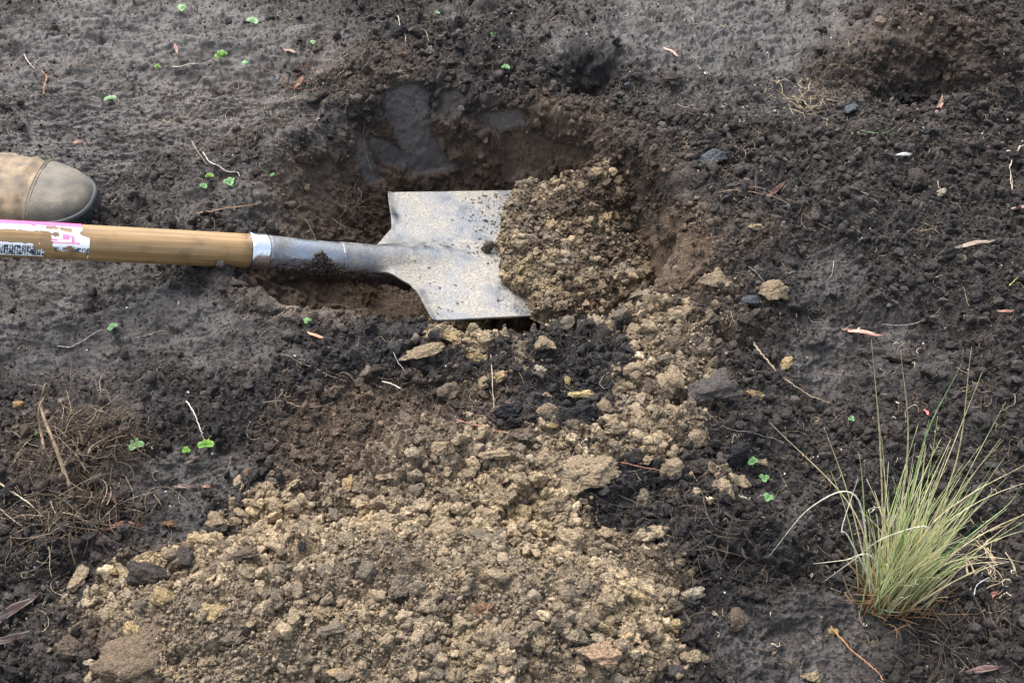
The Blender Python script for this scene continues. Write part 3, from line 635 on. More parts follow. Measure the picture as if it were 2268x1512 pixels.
Vc.append(np.repeat(Vc[-1].mean(0)[None], 36, 0)); part("upper", wrinkle(np.concatenate(Vc), .0036, .020), grid_faces(len(Vc), 36), M_TAN, boot)
st = [bsec(s, .0022)[2:-2] for s in np.linspace(.0555, .0565, 2)]
part("stitching", *merge([tube(bsec(.056, .002)[2:-2], .0006, 5), tube(bsec(.059, .002)[2:-2], .0006, 5)]), plain("boot_thread", (.16, .12, .08), .8), boot)
oc = []
for s in np.concatenate([np.linspace(0, 1, 40) ** 2 * .085, np.linspace(.09, .29, 20)]):
    k = min(s / .085, 1); wdt = .052 * (1 - (1 - k) ** 2.3) ** .46 + .005; wdt -= .012 * float(sstep(.13, .18, s)) - .006 * float(sstep(.2, .25, s)); wdt *= float(1 - sstep(.27, .30, s) * .6)
    oc.append((s - .0035, .016 + .010 * float(sstep(0, .12, s)), wdt if s > 0 else .004))
oc = np.array(oc); ring = np.concatenate([np.stack([oc[:, 0], oc[:, 1] + oc[:, 2]], -1), np.stack([oc[::-1, 0], oc[::-1, 1] - oc[::-1, 2]], -1)])
cen = ring.mean(0); lv = []
for z, g in [(-.004, .93), (-.002, .97), (.006, .985), (.012, .99), (.019, 1.0), (.0225, .995), (.0240, .97), (.0245, .5)]:
    q = cen + (ring - cen) * g; lv.append(np.array([T0[0], T0[1], bz]) + q[:, :1] * bd_ + q[:, 1:] * bw + np.array([0, 0, z]))
part("sole", np.concatenate(lv), grid_faces(len(lv), len(ring), True), M_SOLE, boot)
rb = np.random.default_rng(9); n = 420; kk_ = rb.integers(0, len(ring), n); qq = cen + (ring[kk_] - cen) * 1.0; P_ = np.array([T0[0], T0[1], bz]) + qq[:, :1] * bd_ + qq[:, 1:] * bw; P_[:, 2] += .001 + .021 * rb.random(n) ** 1.6; P_ += rb.normal(size=(n, 3)) * .0012
mo = scatter("caked_mud", (P_ - np.array([T0[0], T0[1], bz])).astype(np.float32), (.0006 + .0026 * rb.random(n) ** 3).astype(np.float32), (np.array([.075, .058, .042]) * (.5 + .9 * rb.random((n, 1)))).astype(np.float32), 2, rb, kind='stuff'); mo.parent = boot
lc = [tube(spline([bsec(s, .003)[i] for i in (12, 15, 18, 21, 24)], 14), .0022, 8) for s in (.125, .142, .159, .176)]
for q in lc: part("lace", *q, plain("boot_lace", (.06, .045, .03), .8) if q is lc[0] else bpy.data.materials["boot_lace"], boot)

# ================================================================== CLODS AND STONES YOU CAN POINT AT
VAR = [mesh_np("clod", *rock(5, 300 + k, flat=.7 + .25 * (k % 3 > 0), rough=.13, elong=.3, cuts=9), M_CLOD, False) for k in range(12)]
VAR4 = [mesh_np("clod", *rock(4, 400 + k, flat=.8, rough=.13, elong=.3, cuts=9), M_CLOD, False) for k in range(16)]
CT = dict(tan=(.215, .163, .105), ochre=(.275, .20, .105), yellow=(.26, .205, .095), brown=(.095, .070, .050), dark=(.042, .034, .029), black=(.017, .017, .019), grey=(.125, .102, .074), slate=(.060, .066, .075),
          pale=(.25, .21, .16), orange=(.30, .19, .09), rust=(.15, .085, .05), white=(.42, .40, .37), reddish=(.23, .155, .10))
rc = np.random.default_rng(21)
def clod(u, v, ru, rv, tone, label, name="clod", cat="clod", flat=.8, sink=.25, group=None, onheap=False, var=None, small=False, rot=None):
    p_, n_ = (heap_surf if onheap else surf)(u, v + rv * .35); m_ = mpp(p_); a = ru * m_; hgt = rv * m_ * 1.05; b_ = hgt * 1.15
    me_ = (VAR4 if small else VAR)[int(rc.integers(0, 16 if small else 12)) if var is None else var]
    o = bpy.data.objects.new(name, me_); COL.objects.link(o); o['label'] = label; o['category'] = cat
    if group: o['group'] = group
    o.location = p_ + np.array([0, 0, hgt * flat * (1 - 2 * sink) * .9]); o.scale = (a, b_, hgt * flat)
    o.rotation_euler = (rc.normal() * .2, rc.normal() * .2, (rc.random() * 6.28 if abs(ru - rv) < 6 else rc.normal() * .2) if rot is None else rot)
    if abs(ru - rv) < 6: o.scale = (a, a, hgt * flat * 1.05)
    c = np.array(CT[tone]) * (.80 + .22 * rc.random()); o.color = (*c, 1); return o
CL = [(1742, 803, 24, 22, 'ochre', "rounded ochre clay clod lying alone beside the speckled twig"), (1810, 937, 18, 14, 'orange', "small orange ochre clod below the lower end of the speckled twig"),
      (1675, 873, 27, 17, 'ochre', "flat ragged ochre piece just right of the dark smooth wedge of soil"), (1585, 612, 54, 36, 'tan', "broad flat tan slab of clay lying on the hole's outer bank"),
      (1712, 640, 40, 32, 'tan', "angular tan clay clod right of the bluish lump"), (1672, 500, 20, 22, 'tan', "upright little tan plate of clay above the broad flat slab"),
      (1585, 858, 74, 56, 'slate', "large smooth-cut dark grey wedge of soil beside the ochre piece"), (1628, 1003, 40, 38, 'black', "round black clod left of the line of clover sprouts"),
      (1555, 1028, 40, 28, 'dark', "dark brown clod leaning against the round black clod"), (1292, 1030, 100, 60, 'tan', "largest flat brown clay slab crossed by the broken red root"),
      (1205, 1010, 32, 28, 'tan', "small clod wedged at the edge of the largest flat slab"), (1425, 1106, 30, 26, 'grey', "smooth grey-brown clod in the black soil under the largest slab"),
      (1210, 760, 32, 28, 'tan', "pointed tan clay clod nearest the blade's near edge"), (1195, 820, 20, 21, 'pale', "pale round clod in the black soil between pointed clod and tan block"),
      (1110, 830, 22, 24, 'ochre', "ochre clay clod with a sharp top left of the pale round clod"), (1256, 842, 14, 18, 'yellow', "small bright yellow clay clod"),
      (1292, 872, 38, 16, 'yellow', "flat elongated yellow-ochre clod under the bright yellow one"), (1212, 908, 27, 24, 'tan', "tan block of clay stacked on a yellow layer"),
      (1215, 940, 25, 12, 'ochre', "thin yellow-ochre clod under the tan block"), (1342, 897, 26, 24, 'tan', "rounded tan clod right of the elongated yellow one"),
      (1415, 912, 25, 22, 'tan', "many-cornered tan clod alone in the granular clay"), (1285, 912, 42, 38, 'black', "big lumpy black clod between the tan block and rounded tan clod"),
      (1128, 908, 42, 28, 'black', "black crumbly clod above the red root"), (1120, 1100, 34, 40, 'tan', "triangular tan clay clod standing below the largest slab"),
      (1247, 1112, 24, 28, 'tan', "upright tan clod with an ochre face beside the triangular one"), (1165, 962, 40, 32, 'brown', "brown clod directly above the end of the red root"),
      (1100, 1003, 44, 26, 'tan', "long tan clod left of the largest flat slab"), (903, 932, 32, 28, 'brown', "rounded brown clod at the upper edge of the loose brown soil"),
      (972, 912, 22, 18, 'brown', "little brown clod right of the rounded brown one"), (865, 1052, 36, 24, 'tan', "oblong tan clay clod at the upper edge of the spoil heap"),
      (772, 1070, 28, 32, 'ochre', "wedge-shaped ochre clod at the upper left of the spoil heap"), (882, 1085, 22, 20, 'grey', "round grey clod below the oblong tan clod"),
      (1352, 1180, 38, 20, 'tan', "tan flat-topped clod overhanging black soil at the heap's upper right"), (1262, 1195, 46, 44, 'tan', "big crumbly tan lump at the top right of the spoil heap"),
      (325, 1262, 62, 42, 'dark', "large dark root-matted clod at the left end of the spoil heap"), (413, 1225, 38, 38, 'dark', "round dark fibrous clod touching the large root-matted one"),
      (608, 1265, 34, 40, 'grey', "grey-topped tan clod standing upright in the spoil heap"), (252, 1266, 15, 16, 'orange', "small orange-tan clod left of the large root-matted one"),
      (352, 1425, 120, 62, 'brown', "very large smooth brown clod at the bottom of the spoil heap"), (510, 1405, 44, 28, 'grey', "thin grey plate of soil leaning in the heap by the very large brown clod"),
      (40, 893, 15, 10, 'orange', "tiny orange clay chip on the black mud above the root clump"), (1490, 1386, 24, 25, 'ochre', "pale ochre clod at the right foot of the spoil heap"),
      (1530, 1312, 34, 22, 'pale', "pale jagged chunk lying just off the heap's right edge"), (1330, 1440, 56, 44, 'reddish', "large tan clod with a reddish side near the bottom of the heap"),
      (1190, 1415, 34, 30, 'tan', "tan clod left of the large reddish-sided one"), (1345, 1285, 30, 28, 'ochre', "ochre crumbly lump on the right half of the spoil heap"),
      (560, 1046, 22, 15, 'rust', "red-brown clod on the mud right of the clover with white stem"), (655, 1003, 22, 18, 'brown', "small round brown clod at the left foot of the brown soil"),
      (632, 1043, 14, 13, 'brown', "pea-sized brown clod under the small round brown one"), (892, 121, 13, 12, 'rust', "rust-brown clod on the ridge above the grey cut face"),
      (1885, 240, 28, 26, 'slate', "bluish grey knobbly lump on the dark soil above the green stem"), (1578, 347, 36, 24, 'slate', "shiny bluish grey clod on the bank at the hole's upper right"),
      (1658, 662, 30, 24, 'slate', "small bluish clod between the flat slab and angular tan clod"), (1340, 482, 22, 24, 'ochre', "golden ochre chunk on the right side of the heap on the blade"),
      (1078, 552, 17, 15, 'brown', "single brown clod fallen on the bare metal of the blade"), (1385, 186, 8, 9, 'white', "tiny white chip on the dark soil right of the little cave"),
      (2003, 342, 24, 10, 'white', "white flake of stone on the dark crumbly soil"), (2085, 425, 17, 15, 'pale', "pale greenish stone on the right-hand bank"),
      (2025, 400, 34, 30, 'dark', "domed dark clod above the pale greenish stone"), (1985, 786, 44, 26, 'dark', "dark rounded lump of mud behind the tips of the grass tuft"),
      (1690, 1022, 18, 12, 'tan', "flat tan chip beside the uppermost clover of the short line"), (1605, 1085, 34, 32, 'tan', "ragged tan knob at the end of the fibrous brown shelf"),
      (1800, 1495, 28, 20, 'tan', "tan clod cut by the bottom edge of the picture"), (1712, 1440, 9, 9, 'tan', "pea-sized tan clod on the mud left of the orange twig"),
      (1582, 1358, 10, 8, 'pale', "small pale pebble in black soil right of the heap"), (1845, 1396, 14, 12, 'yellow', "yellow lump stuck on the upper end of the orange twig"),
      (375, 1157, 22, 12, 'rust', "orange-brown crumb pair on the wet mud right of the red leaf"), (160, 1425, 52, 34, 'brown', "brown clod at the lower left beside the black fallen leaves"),
      (1060, 790, 30, 20, 'ochre', "ragged ochre clod among tan soil under the blade corner"), (1000, 745, 44, 26, 'ochre', "torn ochre slab standing on end against the blade's near corner"),
      (930, 775, 58, 24, 'tan', "long tan crust of clay left of the torn ochre slab"), (670, 1205, 17, 22, 'black', "black lump sitting in the tan clay of the heap"),
      (1040, 1290, 18, 24, 'grey', "slate-grey oval clod in the middle of the heap"), (1000, 1325, 40, 14, 'dark', "dark elongated clod lying below the slate-grey oval one"),
      (1072, 1345, 34, 24, 'rust', "brown-topped overhanging clod right of the dark elongated one"), (890, 1290, 36, 34, 'grey', "rounded grey clay clod on the crest of the heap"),
      (740, 1390, 40, 28, 'grey', "grey slab-like clod in the lower part of the heap"), (760, 1490, 40, 22, 'ochre', "golden ochre clod at the lower edge of the heap"),
      (545, 1225, 46, 24, 'brown', "brown smooth clod on the upper left slope of the heap"), (480, 1350, 44, 30, 'ochre', "cluster-like ochre clod above the very large brown clod"),
      (365, 1315, 38, 34, 'ochre', "knobbly ochre clod under the large root-matted one"), (285, 1320, 28, 28, 'tan', "tan clod at the left tip of the heap"), (300, 1400, 34, 30, 'ochre', "curled ochre clod with root hairs left of the very large brown one")]
for c in CL:
    kw = {}
    if 'slab' in c[5] and c[2] > 50 or 'plate' in c[5]: kw['flat'] = .45
    if c[0] == 1585 and c[1] == 858: kw['flat'] = .85; kw['var'] = 7
    if "golden ochre chunk on the right side" in c[5]: kw['onheap'] = True
    if c[0] == 1078: pp = on_blade(1078, 556)
    o = clod(*c[:5], c[5], **kw)
    if c[1] == 858: o.color = (.060, .052, .047, 1)
    if c[0] == 1078: o.location = pp + N_ * .006
    if c[0] == 352:
        o.data = mesh_np('clod', *rock(5, 779, flat=.6, rough=.17, elong=.12, cuts=8), M_CLOD, False); o.rotation_euler = (.15, 0, math.radians(35)); o.scale = (.054, .042, .045); o.location[2] -= .012; o.color = (.115, .083, .055, 1)
# unnamed fellows of the heap, the brown soil and the dark bank
LMK = [(1742, 803, 'rounded ochre clod'), (1585, 612, 'broad tan slab'), (1585, 862, 'dark smooth wedge'), (1628, 1003, 'round black clod'), (1292, 1030, 'largest brown slab'), (1425, 1106, 'smooth grey-brown clod'),
       (1210, 760, 'pointed tan clod by the blade'), (1110, 830, 'sharp-topped ochre clod'), (1212, 908, 'two-layer tan block'), (1285, 912, 'big black clod'), (1120, 1100, 'triangular tan clod'), (1100, 965, 'red broken root'),
       (903, 932, 'rounded brown clod'), (865, 1052, 'oblong tan clod'), (772, 1070, 'wedge-shaped ochre clod'), (1352, 1180, 'flat-topped overhanging clod'), (1262, 1195, 'big crumbly tan lump'), (325, 1262, 'large root-matted clod'),
       (413, 1225, 'round fibrous dark clod'), (608, 1265, 'upright grey-topped clod'), (352, 1425, 'very large smooth brown clod'), (510, 1405, 'leaning grey plate'), (1490, 1386, 'pale ochre clod at the heap foot'), (1530, 1312, 'pale jagged chunk'),
       (1330, 1440, 'reddish-sided tan clod'), (1040, 1290, 'slate-grey oval clod'), (890, 1290, 'grey clod on the crest'), (740, 1390, 'grey slab-like clod'), (760, 1490, 'golden ochre clod'), (670, 1205, 'black lump'), (655, 1003, 'small brown clod'),
       (560, 1046, 'red-brown clod'), (458, 994, 'pair of clovers'), (150, 1020, 'root clump'), (1940, 1200, 'grass tuft'), (1908, 742, 'salmon pink leaf'), (2160, 545, 'beige dry leaf'), (1720, 430, 'dark red leaf'), (1885, 240, 'bluish knobbly lump'),
       (1578, 347, 'shiny bluish clod'), (1118, 160, 'drooping clover'), (890, 121, 'rust-brown clod'), (1300, 140, 'little cave'), (1942, 295, 'green stem'), (1000, 745, 'torn ochre slab'), (888, 858, 'stubby whitish twig'), (684, 720, 'clover under the socket'),
       (511, 413, 'clovers above the stick'), (488, 134, 'big bright clover'), (1031, 50, 'crest clovers'), (1487, 127, 'curved pink leaf'), (2060, 110, 'brown mound at the top'), (1838, 1392, 'yellow-ended twig'), (2175, 1270, 'gnarled brown root'),
       (2240, 400, 'forked straw twig'), (1775, 242, 'straw root clump'), (2085, 425, 'pale greenish stone'), (274, 1174, 'reddish brown leaf'), (40, 1380, 'black curled leaves'), (1640, 1230, 'dark pointed leaf')]
USED = set()
def place_words(u, v, head):
    o_ = sorted(LMK, key=lambda q: (q[0] - u) ** 2 + (q[1] - v) ** 2)
    def rel(q):
        dx, dy = u - q[0], v - q[1]; far_ = math.hypot(dx, dy) > 75
        return ("further " if far_ else "just ") + (("right of" if dx > 0 else "left of") if abs(dx) > abs(dy) else ("below" if dy > 0 else "above"))
    for k in range(0, 3):
        t_ = f"{head} {rel(o_[k])} the {o_[k][2]}"
        if len(t_.split()) <= 16 and t_ not in USED: USED.add(t_); return t_
    for k in range(1, 6):
        t_ = f"{head} between the {o_[0][2]} and the {o_[k][2]}"
        if len(t_.split()) <= 16 and t_ not in USED: USED.add(t_); return t_
    return f"{head} near the {o_[0][2]}"
def region(u, v):
    if v > 1300: r = "low on the spoil heap"
    elif v > 1120: r = "on the upper slope of the spoil heap"
    elif v > 860: r = "in the mixed soil above the spoil heap"
    else: r = "in the soil by the near rim of the hole"
    return r
pl = []
def far_ok(u, v, r_):
    for a, b_, c_ in pl:
        if (u - a) ** 2 + (v - b_) ** 2 < (.8 * (r_ + c_)) ** 2: return False
    pl.append((u, v, r_)); return True
for c in CL: pl.append((c[0], c[1], max(c[2], c[3]) * .8))
wv = np.clip(clayp[VIS], 0, 1) ** 2 * (1 - faces[VIS]) * ((Vg[VIS] < 1520) & (Vg[VIS] > 600) & (Ug[VIS] > 0)) * (.25 + sstep(-.3, .3, lowc[VIS]))
cw = np.cumsum(wv) / wv.sum(); n = 0
while n < 225:
    q = VIS[min(np.searchsorted(cw, rc.random()), len(VIS) - 1)]; r_ = 10 + 21 * rc.random() ** 1.5; u, v = float(Ug[q]), float(Vg[q])
    if not far_ok(u, v, r_): continue
    lw = lowc[q]; tone = rc.choice(['ochre', 'tan', 'tan', 'tan', 'tan', 'grey'] if lw > .1 else ['tan', 'tan', 'grey', 'grey', 'brown', 'tan'])
    clod(u, v, r_ * (1 + .3 * rc.random()), r_, tone, place_words(u, v, f"{'sizeable' if r_ > 17 else 'small'} {tone if tone != 'pale' else 'pale tan'} clod"), group="clay clods of the spoil heap", small=True); n += 1
wv = (1 - clayp[VIS]) * np.clip(1 - sm[VIS], 0, 1) ** 2 * ((Vg[VIS] < 1500) & (Ug[VIS] > 0) & (Ug[VIS] < 2268) & (Vg[VIS] > 5)) * (1 - (sdist(PG[VIS, 0], PG[VIS, 1], poly_w(RIM, .01)) > .02)); cw = np.cumsum(wv) / wv.sum(); n = 0
while n < 85:
    q = VIS[min(np.searchsorted(cw, rc.random()), len(VIS) - 1)]; r_ = 9 + 16 * rc.random() ** 1.8; u, v = float(Ug[q]), float(Vg[q])
    if not far_ok(u, v, r_): continue
    tone = 'brown' if brown[q] > .5 else rc.choice(['dark', 'dark', 'black', 'dark'])
    wh = "behind the hole" if v < 250 else "on the bank right of the hole" if (u > 1450 and v < 720) else "on the soil around the grass tuft" if u > 1500 else "left of the spoil heap" if u < 700 else "among the loose soil before the hole"
    clod(u, v, r_ * (1 + .3 * rc.random()), r_, tone, place_words(u, v, f"{'sizeable' if r_ > 15 else 'small'} {tone} soil clod"), group="dark soil clods around the hole", small=True, sink=.4); n += 1

# ================================================================== TWIGS, ROOTS, STEMS
def ground_path(pts, n, lift, jit, rng):
    W = np.array([surf(u, v)[0] for u, v in pts]); P_ = spline(W, n)
    P_[:, :2] += rng.normal(size=(n, 2)) * jit; g = zat(P_[:, 0], P_[:, 1]); k = np.ones(5) / 5; g = np.convolve(np.pad(g, 2, 'edge'), k, 'valid')
    g = np.max(np.stack([np.roll(np.pad(g, 3, 'edge'), k_)[3:-3] for k_ in (-2, -1, 0, 1, 2)]), 0); g = np.convolve(np.pad(g, 4, 'edge'), np.ones(9) / 9, 'valid'); P_[:, 2] = g + lift; return P_
TM = {}
def twmat(rgb, rough=.7, var=.4, scale=260):
    k = (tuple(rgb), rough, var)
    if k not in TM: TM[k] = plain("plant_fibre", rgb, rough, .3, var, scale, .6)
    return TM[k]
rt = np.random.default_rng(33)
TW = [([(1658, 748), (1690, 792), (1735, 845), (1788, 885), (1836, 905)], 3.6, (.26, .20, .14), "twig", "thick pale speckled twig lying on black soil beside the ochre clod", "twig", .9),
      ([(1013, 938), (1080, 950), (1130, 968), (1192, 994)], 2.3, (.30, .14, .10), "root", "reddish broken root lying on tan soil above the largest slab", "root", .3),
      ([(1372, 1034), (1430, 1044), (1496, 1053)], 1.8, (.30, .13, .09), "root", "short reddish root poking out right of the largest slab", "root", .3),
      ([(415, 898), (432, 925), (443, 950), (455, 985)], 2.4, (.42, .40, .37), "stem", "white and black stem leading down to the clover pair", "stem", .6),
      ([(438, 487), (470, 480), (520, 466), (577, 450)], 2.9, (.27, .16, .09), "stick", "split orange-brown stick on the mud above the handle's ferrule", "stick", .5),
      ([(428, 322), (440, 345), (458, 372)], 1.1, (.34, .28, .22), "root", "thin straight pale root left of the bent whitish one", "root", .2),
      ([(452, 345), (470, 372), (500, 385), (525, 388), (532, 398)], 1.7, (.45, .41, .36), "root", "bent whitish root above the clover group", "root", .3),
      ([(383, 153), (410, 157), (440, 149)], 2.0, (.42, .37, .30), "twig", "short pale curved twig beside the upper clovers", "twig", .4),
      ([(57, 130), (68, 148), (80, 162)], 1.6, (.40, .36, .32), "twig", "pale bent twig on the trodden mud above the boot", "twig", .3),
      ([(25, 163), (38, 142), (50, 128)], 2.0, (.16, .12, .09), "twig", "dark brown twig left of the pale bent one", "twig", .3),
      ([(95, 165), (106, 182), (98, 200), (101, 218)], 2.6, (.30, .17, .10), "root", "branched orange root on the trodden mud", "root", .8),
      ([(128, 769), (170, 768), (212, 748), (250, 735)], 1.7, (.38, .33, .27), "root", "long pale root ending at a clover left of the spoil", "root", .4),
      ([(882, 47), (888, 70), (898, 84), (900, 100)], 1.5, (.36, .32, .27), "root", "thin pale root standing on the back ridge", "root", .3),
      ([(925, 66), (942, 78), (952, 104)], 1.2, (.30, .26, .21), "root", "thinner brown root right of the pale one on the back ridge", "root", .3),
      ([(2262, 320), (2240, 365), (2236, 392), (2240, 440)], 2.3, (.40, .33, .25), "twig", "forked straw-coloured twig at the right edge above the pink leaf", "twig", .4),
      ([(1592, 432), (1640, 428), (1690, 434), (1740, 458), (1790, 492), (1840, 520)], 1.3, (.22, .15, .11), "root", "long brown rootlet crossing the bank beside the dark red leaf", "root", .5),
      ([(1600, 428), (1660, 425), (1715, 440), (1760, 452)], 1.1, (.25, .17, .12), "root", "short brown rootlet running above the long one", "root", .4),
      ([(0, 1074), (50, 1112), (98, 1150)], 2.4, (.42, .34, .24), "stalk", "straw-coloured stalk slanting through the root clump", "stalk", .2),
      ([(1838, 1392), (1872, 1432), (1912, 1470), (1955, 1512)], 3.0, (.30, .15, .07), "twig", "orange-brown banded twig with a yellow end at the bottom", "twig", .5),
      ([(848, 853), (870, 858), (888, 868)], 2.3, (.50, .46, .40), "twig", "stubby whitish twig on black soil left of the tan crumbs", "twig", .2),
      ([(868, 787), (880, 812), (905, 845)], 1.3, (.34, .30, .26), "root", "pale slanting root above the stubby whitish twig", "root", .3),
      ([(1902, 297), (1940, 300), (1965, 297), (1984, 289)], 1.4, (.16, .26, .09), "stem", "thin green stem lying on the dark bank", "stem", .3),
      ([(1090, 872), (1087, 905), (1094, 930), (1090, 950)], 1.4, (.34, .27, .20), "root", "upright tan root above the red root", "root", .5),
      ([(1952, 722), (2000, 726), (2040, 716), (2076, 702)], 1.5, (.24, .20, .16), "root", "brown rootlet right of the salmon pink leaf", "root", .3),
      ([(2232, 640), (2250, 622), (2268, 606)], 1.5, (.36, .36, .12), "grass blade", "yellow-green grass blade at the right edge", "grass blade", .1),
      ([(2155, 1322), (2162, 1300), (2188, 1285)], 1.9, (.46, .46, .46), "root", "white curved root right of the grass tuft", "root", .1),
      ([(2150, 1240), (2178, 1262), (2200, 1290), (2195, 1240)], 2.2, (.27, .21, .15), "root", "gnarled brown root above the white curved one", "root", .9),
      ([(1735, 985), (1700, 975), (1650, 958), (1600, 950), (1560, 920)], 1.1, (.24, .20, .17), "root", "fine grey root trailing past the round black clod", "root", .4),
      ([(625, 790), (660, 812), (720, 835), (770, 860)], 1.2, (.24, .17, .12), "root", "fine brown root on the black soil left of the stubby twig", "root", .5),
      ([(585, 900), (640, 898), (690, 905), (740, 898)], 1.2, (.25, .19, .14), "root", "horizontal brown root at the top of the brown soil", "root", .5),
      ([(300, 752), (345, 742), (372, 740)], 1.2, (.30, .25, .20), "root", "short fine root right of the long pale root's clover", "root", .4),
      ([(2040, 1420), (2090, 1440), (2130, 1470), (2150, 1500)], 1.8, (.20, .15, .10), "root", "brown root running down to the bark flake at the bottom right", "root", .8),
      ([(1655, 600), (1700, 640), (1735, 660)], .9, (.28, .22, .17), "root", "hair-thin root over the angular tan clod", "root", .4),
      ([(1395, 520), (1440, 490), (1470, 455)], 1.3, (.17, .12, .09), "root", "dark root bridging the hollow right of the blade heap", "root", .4),
      ([(15, 965), (60, 985), (105, 1000)], 1.4, (.22, .17, .13), "root", "brown root reaching out of the clump's left side", "root", .4)]
SIDE = {"branched orange": 5, "gnarled brown": 4, "forked straw": 2, "brown root running": 5, "long brown rootlet": 3}
for pts, r_, rgb, nm, lab, cat, jt in TW:
    p0_ = surf(*pts[0])[0]; m_ = mpp(p0_); n = 10 * len(pts); P_ = ground_path(pts, n, r_ * m_ * .55 + .0036, jt * .0006, rt)
    R = r_ * m_ * .5 * 1.25 * (1 - .45 * np.linspace(0, 1, n)) * (1 + .22 * rt.normal(size=n).clip(-1, 1.5)); L = [tube(P_, R, 8)]
    for k_, ns in SIDE.items():
        if lab.startswith(k_):
            for i in range(ns):
                j = int(rt.integers(3, n - 3)); dv = np.array([rt.normal(), rt.normal(), .3]); dv = norm(dv) * (.012 + .015 * rt.random()); L.append(tube(spline([P_[j], P_[j] + dv * .5 + rt.normal(size=3) * .001, P_[j] + dv], 8), np.linspace(R[j] * .6, R[j] * .2, 8), 6))
    V_, F_ = merge(L); o = solo(nm.replace(' ', '_').replace('blade', 'stalk'), V_, F_, twmat(rgb), lab, cat)
    if cat in ("root",): o['group'] = "broken roots lying on the soil"
# ---- the speckled twig's bark rings, the bands of the orange twig are bark patches
# ================================================================== FALLEN LEAVES
def leafmesh(p0_, p1_, wd_, curl, lift, seed, serr=0):
    r_ = np.random.default_rng(seed); L = np.linalg.norm(p1_ - p0_); n = 26; k = 9; t = np.linspace(0, 1, n); ax_ = norm(p1_ - p0_); up = np.array([0, 0, 1.]); sdv = norm(np.cross(up, ax_))
    bend = r_.normal() * .06 * L; V_ = []
    for i, s in enumerate(t):
        wv_ = wd_ * (math.sin(math.pi * min(s ** .8, 1)) ** .8) * (1 + serr * r_.normal()); c_ = p0_ + (p1_ - p0_) * s + sdv * bend * math.sin(math.pi * s)
        for q in np.linspace(-1, 1, k):
            x_ = c_ + sdv * q * wv_ * math.cos(curl * abs(q)) + up * (abs(q) * wv_ * math.sin(curl) + .0008 * math.sin(9 * s + q * 3)); V_.append(x_)
    V_ = np.array(V_); g = zat(V_[:, 0], V_[:, 1]); gg = np.convolve(np.pad(g, 9, 'edge'), np.ones(19) / 19, 'valid'); low = float(np.percentile(g - V_[:, 2], 85)); V_[:, 2] += low + lift + .001
    V2 = V_ - np.array([0, 0, .00035]); f_ = grid_faces(n, k); m_ = len(V_)
    bd = np.concatenate([np.arange(k), np.arange(1, n) * k + k - 1, (n - 1) * k + np.arange(k - 2, -1, -1), np.arange(n - 2, 0, -1) * k]); b2 = np.roll(bd, -1)
    return np.concatenate([V_, V2]), np.concatenate([f_, f_[:, ::-1] + m_, np.stack([bd, bd + m_, b2 + m_, b2], -1)]), V_.reshape(n, k, 3)[:, k // 2]
LV = [(1862, 735, 1955, 750, 9, (.62, .34, .26), .3, "slender salmon pink leaf on dark soil above the grass tuft"), (1467, 117, 1503, 138, 6, (.52, .27, .22), .5, "small curved pink leaf right of the little cave"),
      (2112, 552, 2206, 541, 10, (.40, .30, .23), .4, "beige dry leaf with dark veins on the right bank"), (228, 1176, 320, 1172, 12, (.20, .075, .055), .35, "reddish brown leaf beside the root clump"),
      (1690, 450, 1738, 412, 11, (.13, .055, .04), .7, "dark red folded leaf standing on the bank by the rootlets"), (2068, 258, 2084, 222, 9, (.24, .15, .12), .4, "dusty pink-brown leaf upright on the right bank"),
      (1612, 1190, 1652, 1258, 11, (.085, .07, .06), .5, "dark pointed leaf at the right side of the black soil"), (-30, 1402, 92, 1318, 24, (.055, .032, .026), .5, "large dark brown curled leaf at the left edge"),
      (-40, 1432, 92, 1392, 17, (.050, .032, .028), .5, "second dark leaf lying below the large curled one"), (2235, 468, 2285, 458, 7, (.55, .33, .27), .4, "pink leaf tip at the right edge under the forked twig"),
      (682, 742, 722, 750, 6, (.52, .24, .16), .3, "tiny orange-pink leaf right of a clover left of the hole"), (2135, 1492, 2220, 1482, 13, (.16, .10, .08), .15, "flat brown flake of bark at the bottom right"),
      (2046, 908, 2058, 924, 6, (.45, .15, .13), .4, "tiny crimson leaf among the grass tips"), (2190, 1335, 2210, 1312, 8, (.30, .13, .10), .4, "small brick-red leaf fragment right of the grass tuft"),
      (380, 1080, 430, 1082, 9, (.13, .085, .07), .2, "flat brown leaf on the wet mud under the clover pair"), (2205, 692, 2246, 692, 6, (.36, .19, .15), .3, "short pinkish leaf on the right bank above the grass"),
      (162, 322, 186, 318, 9, (.26, .13, .10), .2, "reddish scrap of leaf on the mud above the boot"), (240, 1098, 262, 1128, 8, (.13, .065, .055), .5, "folded maroon leaf hanging from the root clump"),
      (408, 1036, 448, 1010, 5, (.14, .095, .075), .3, "narrow brown leaf below the right clover of the pair"), (388, 95, 398, 128, 6, (.24, .14, .10), .3, "brown leaf scrap on the mud below the topmost clover"),
      (446, 1082, 470, 1080, 7, (.22, .12, .08), .2, "little rusty leaf right of the flat brown leaf"), (628, 118, 658, 122, 7, (.26, .16, .12), .2, "short rusty bark scrap left of the back ridge"),
      (650, 205, 672, 172, 7, (.24, .13, .09), .4, "torn orange-brown leaf at the foot of the back ridge")]
LM = {}
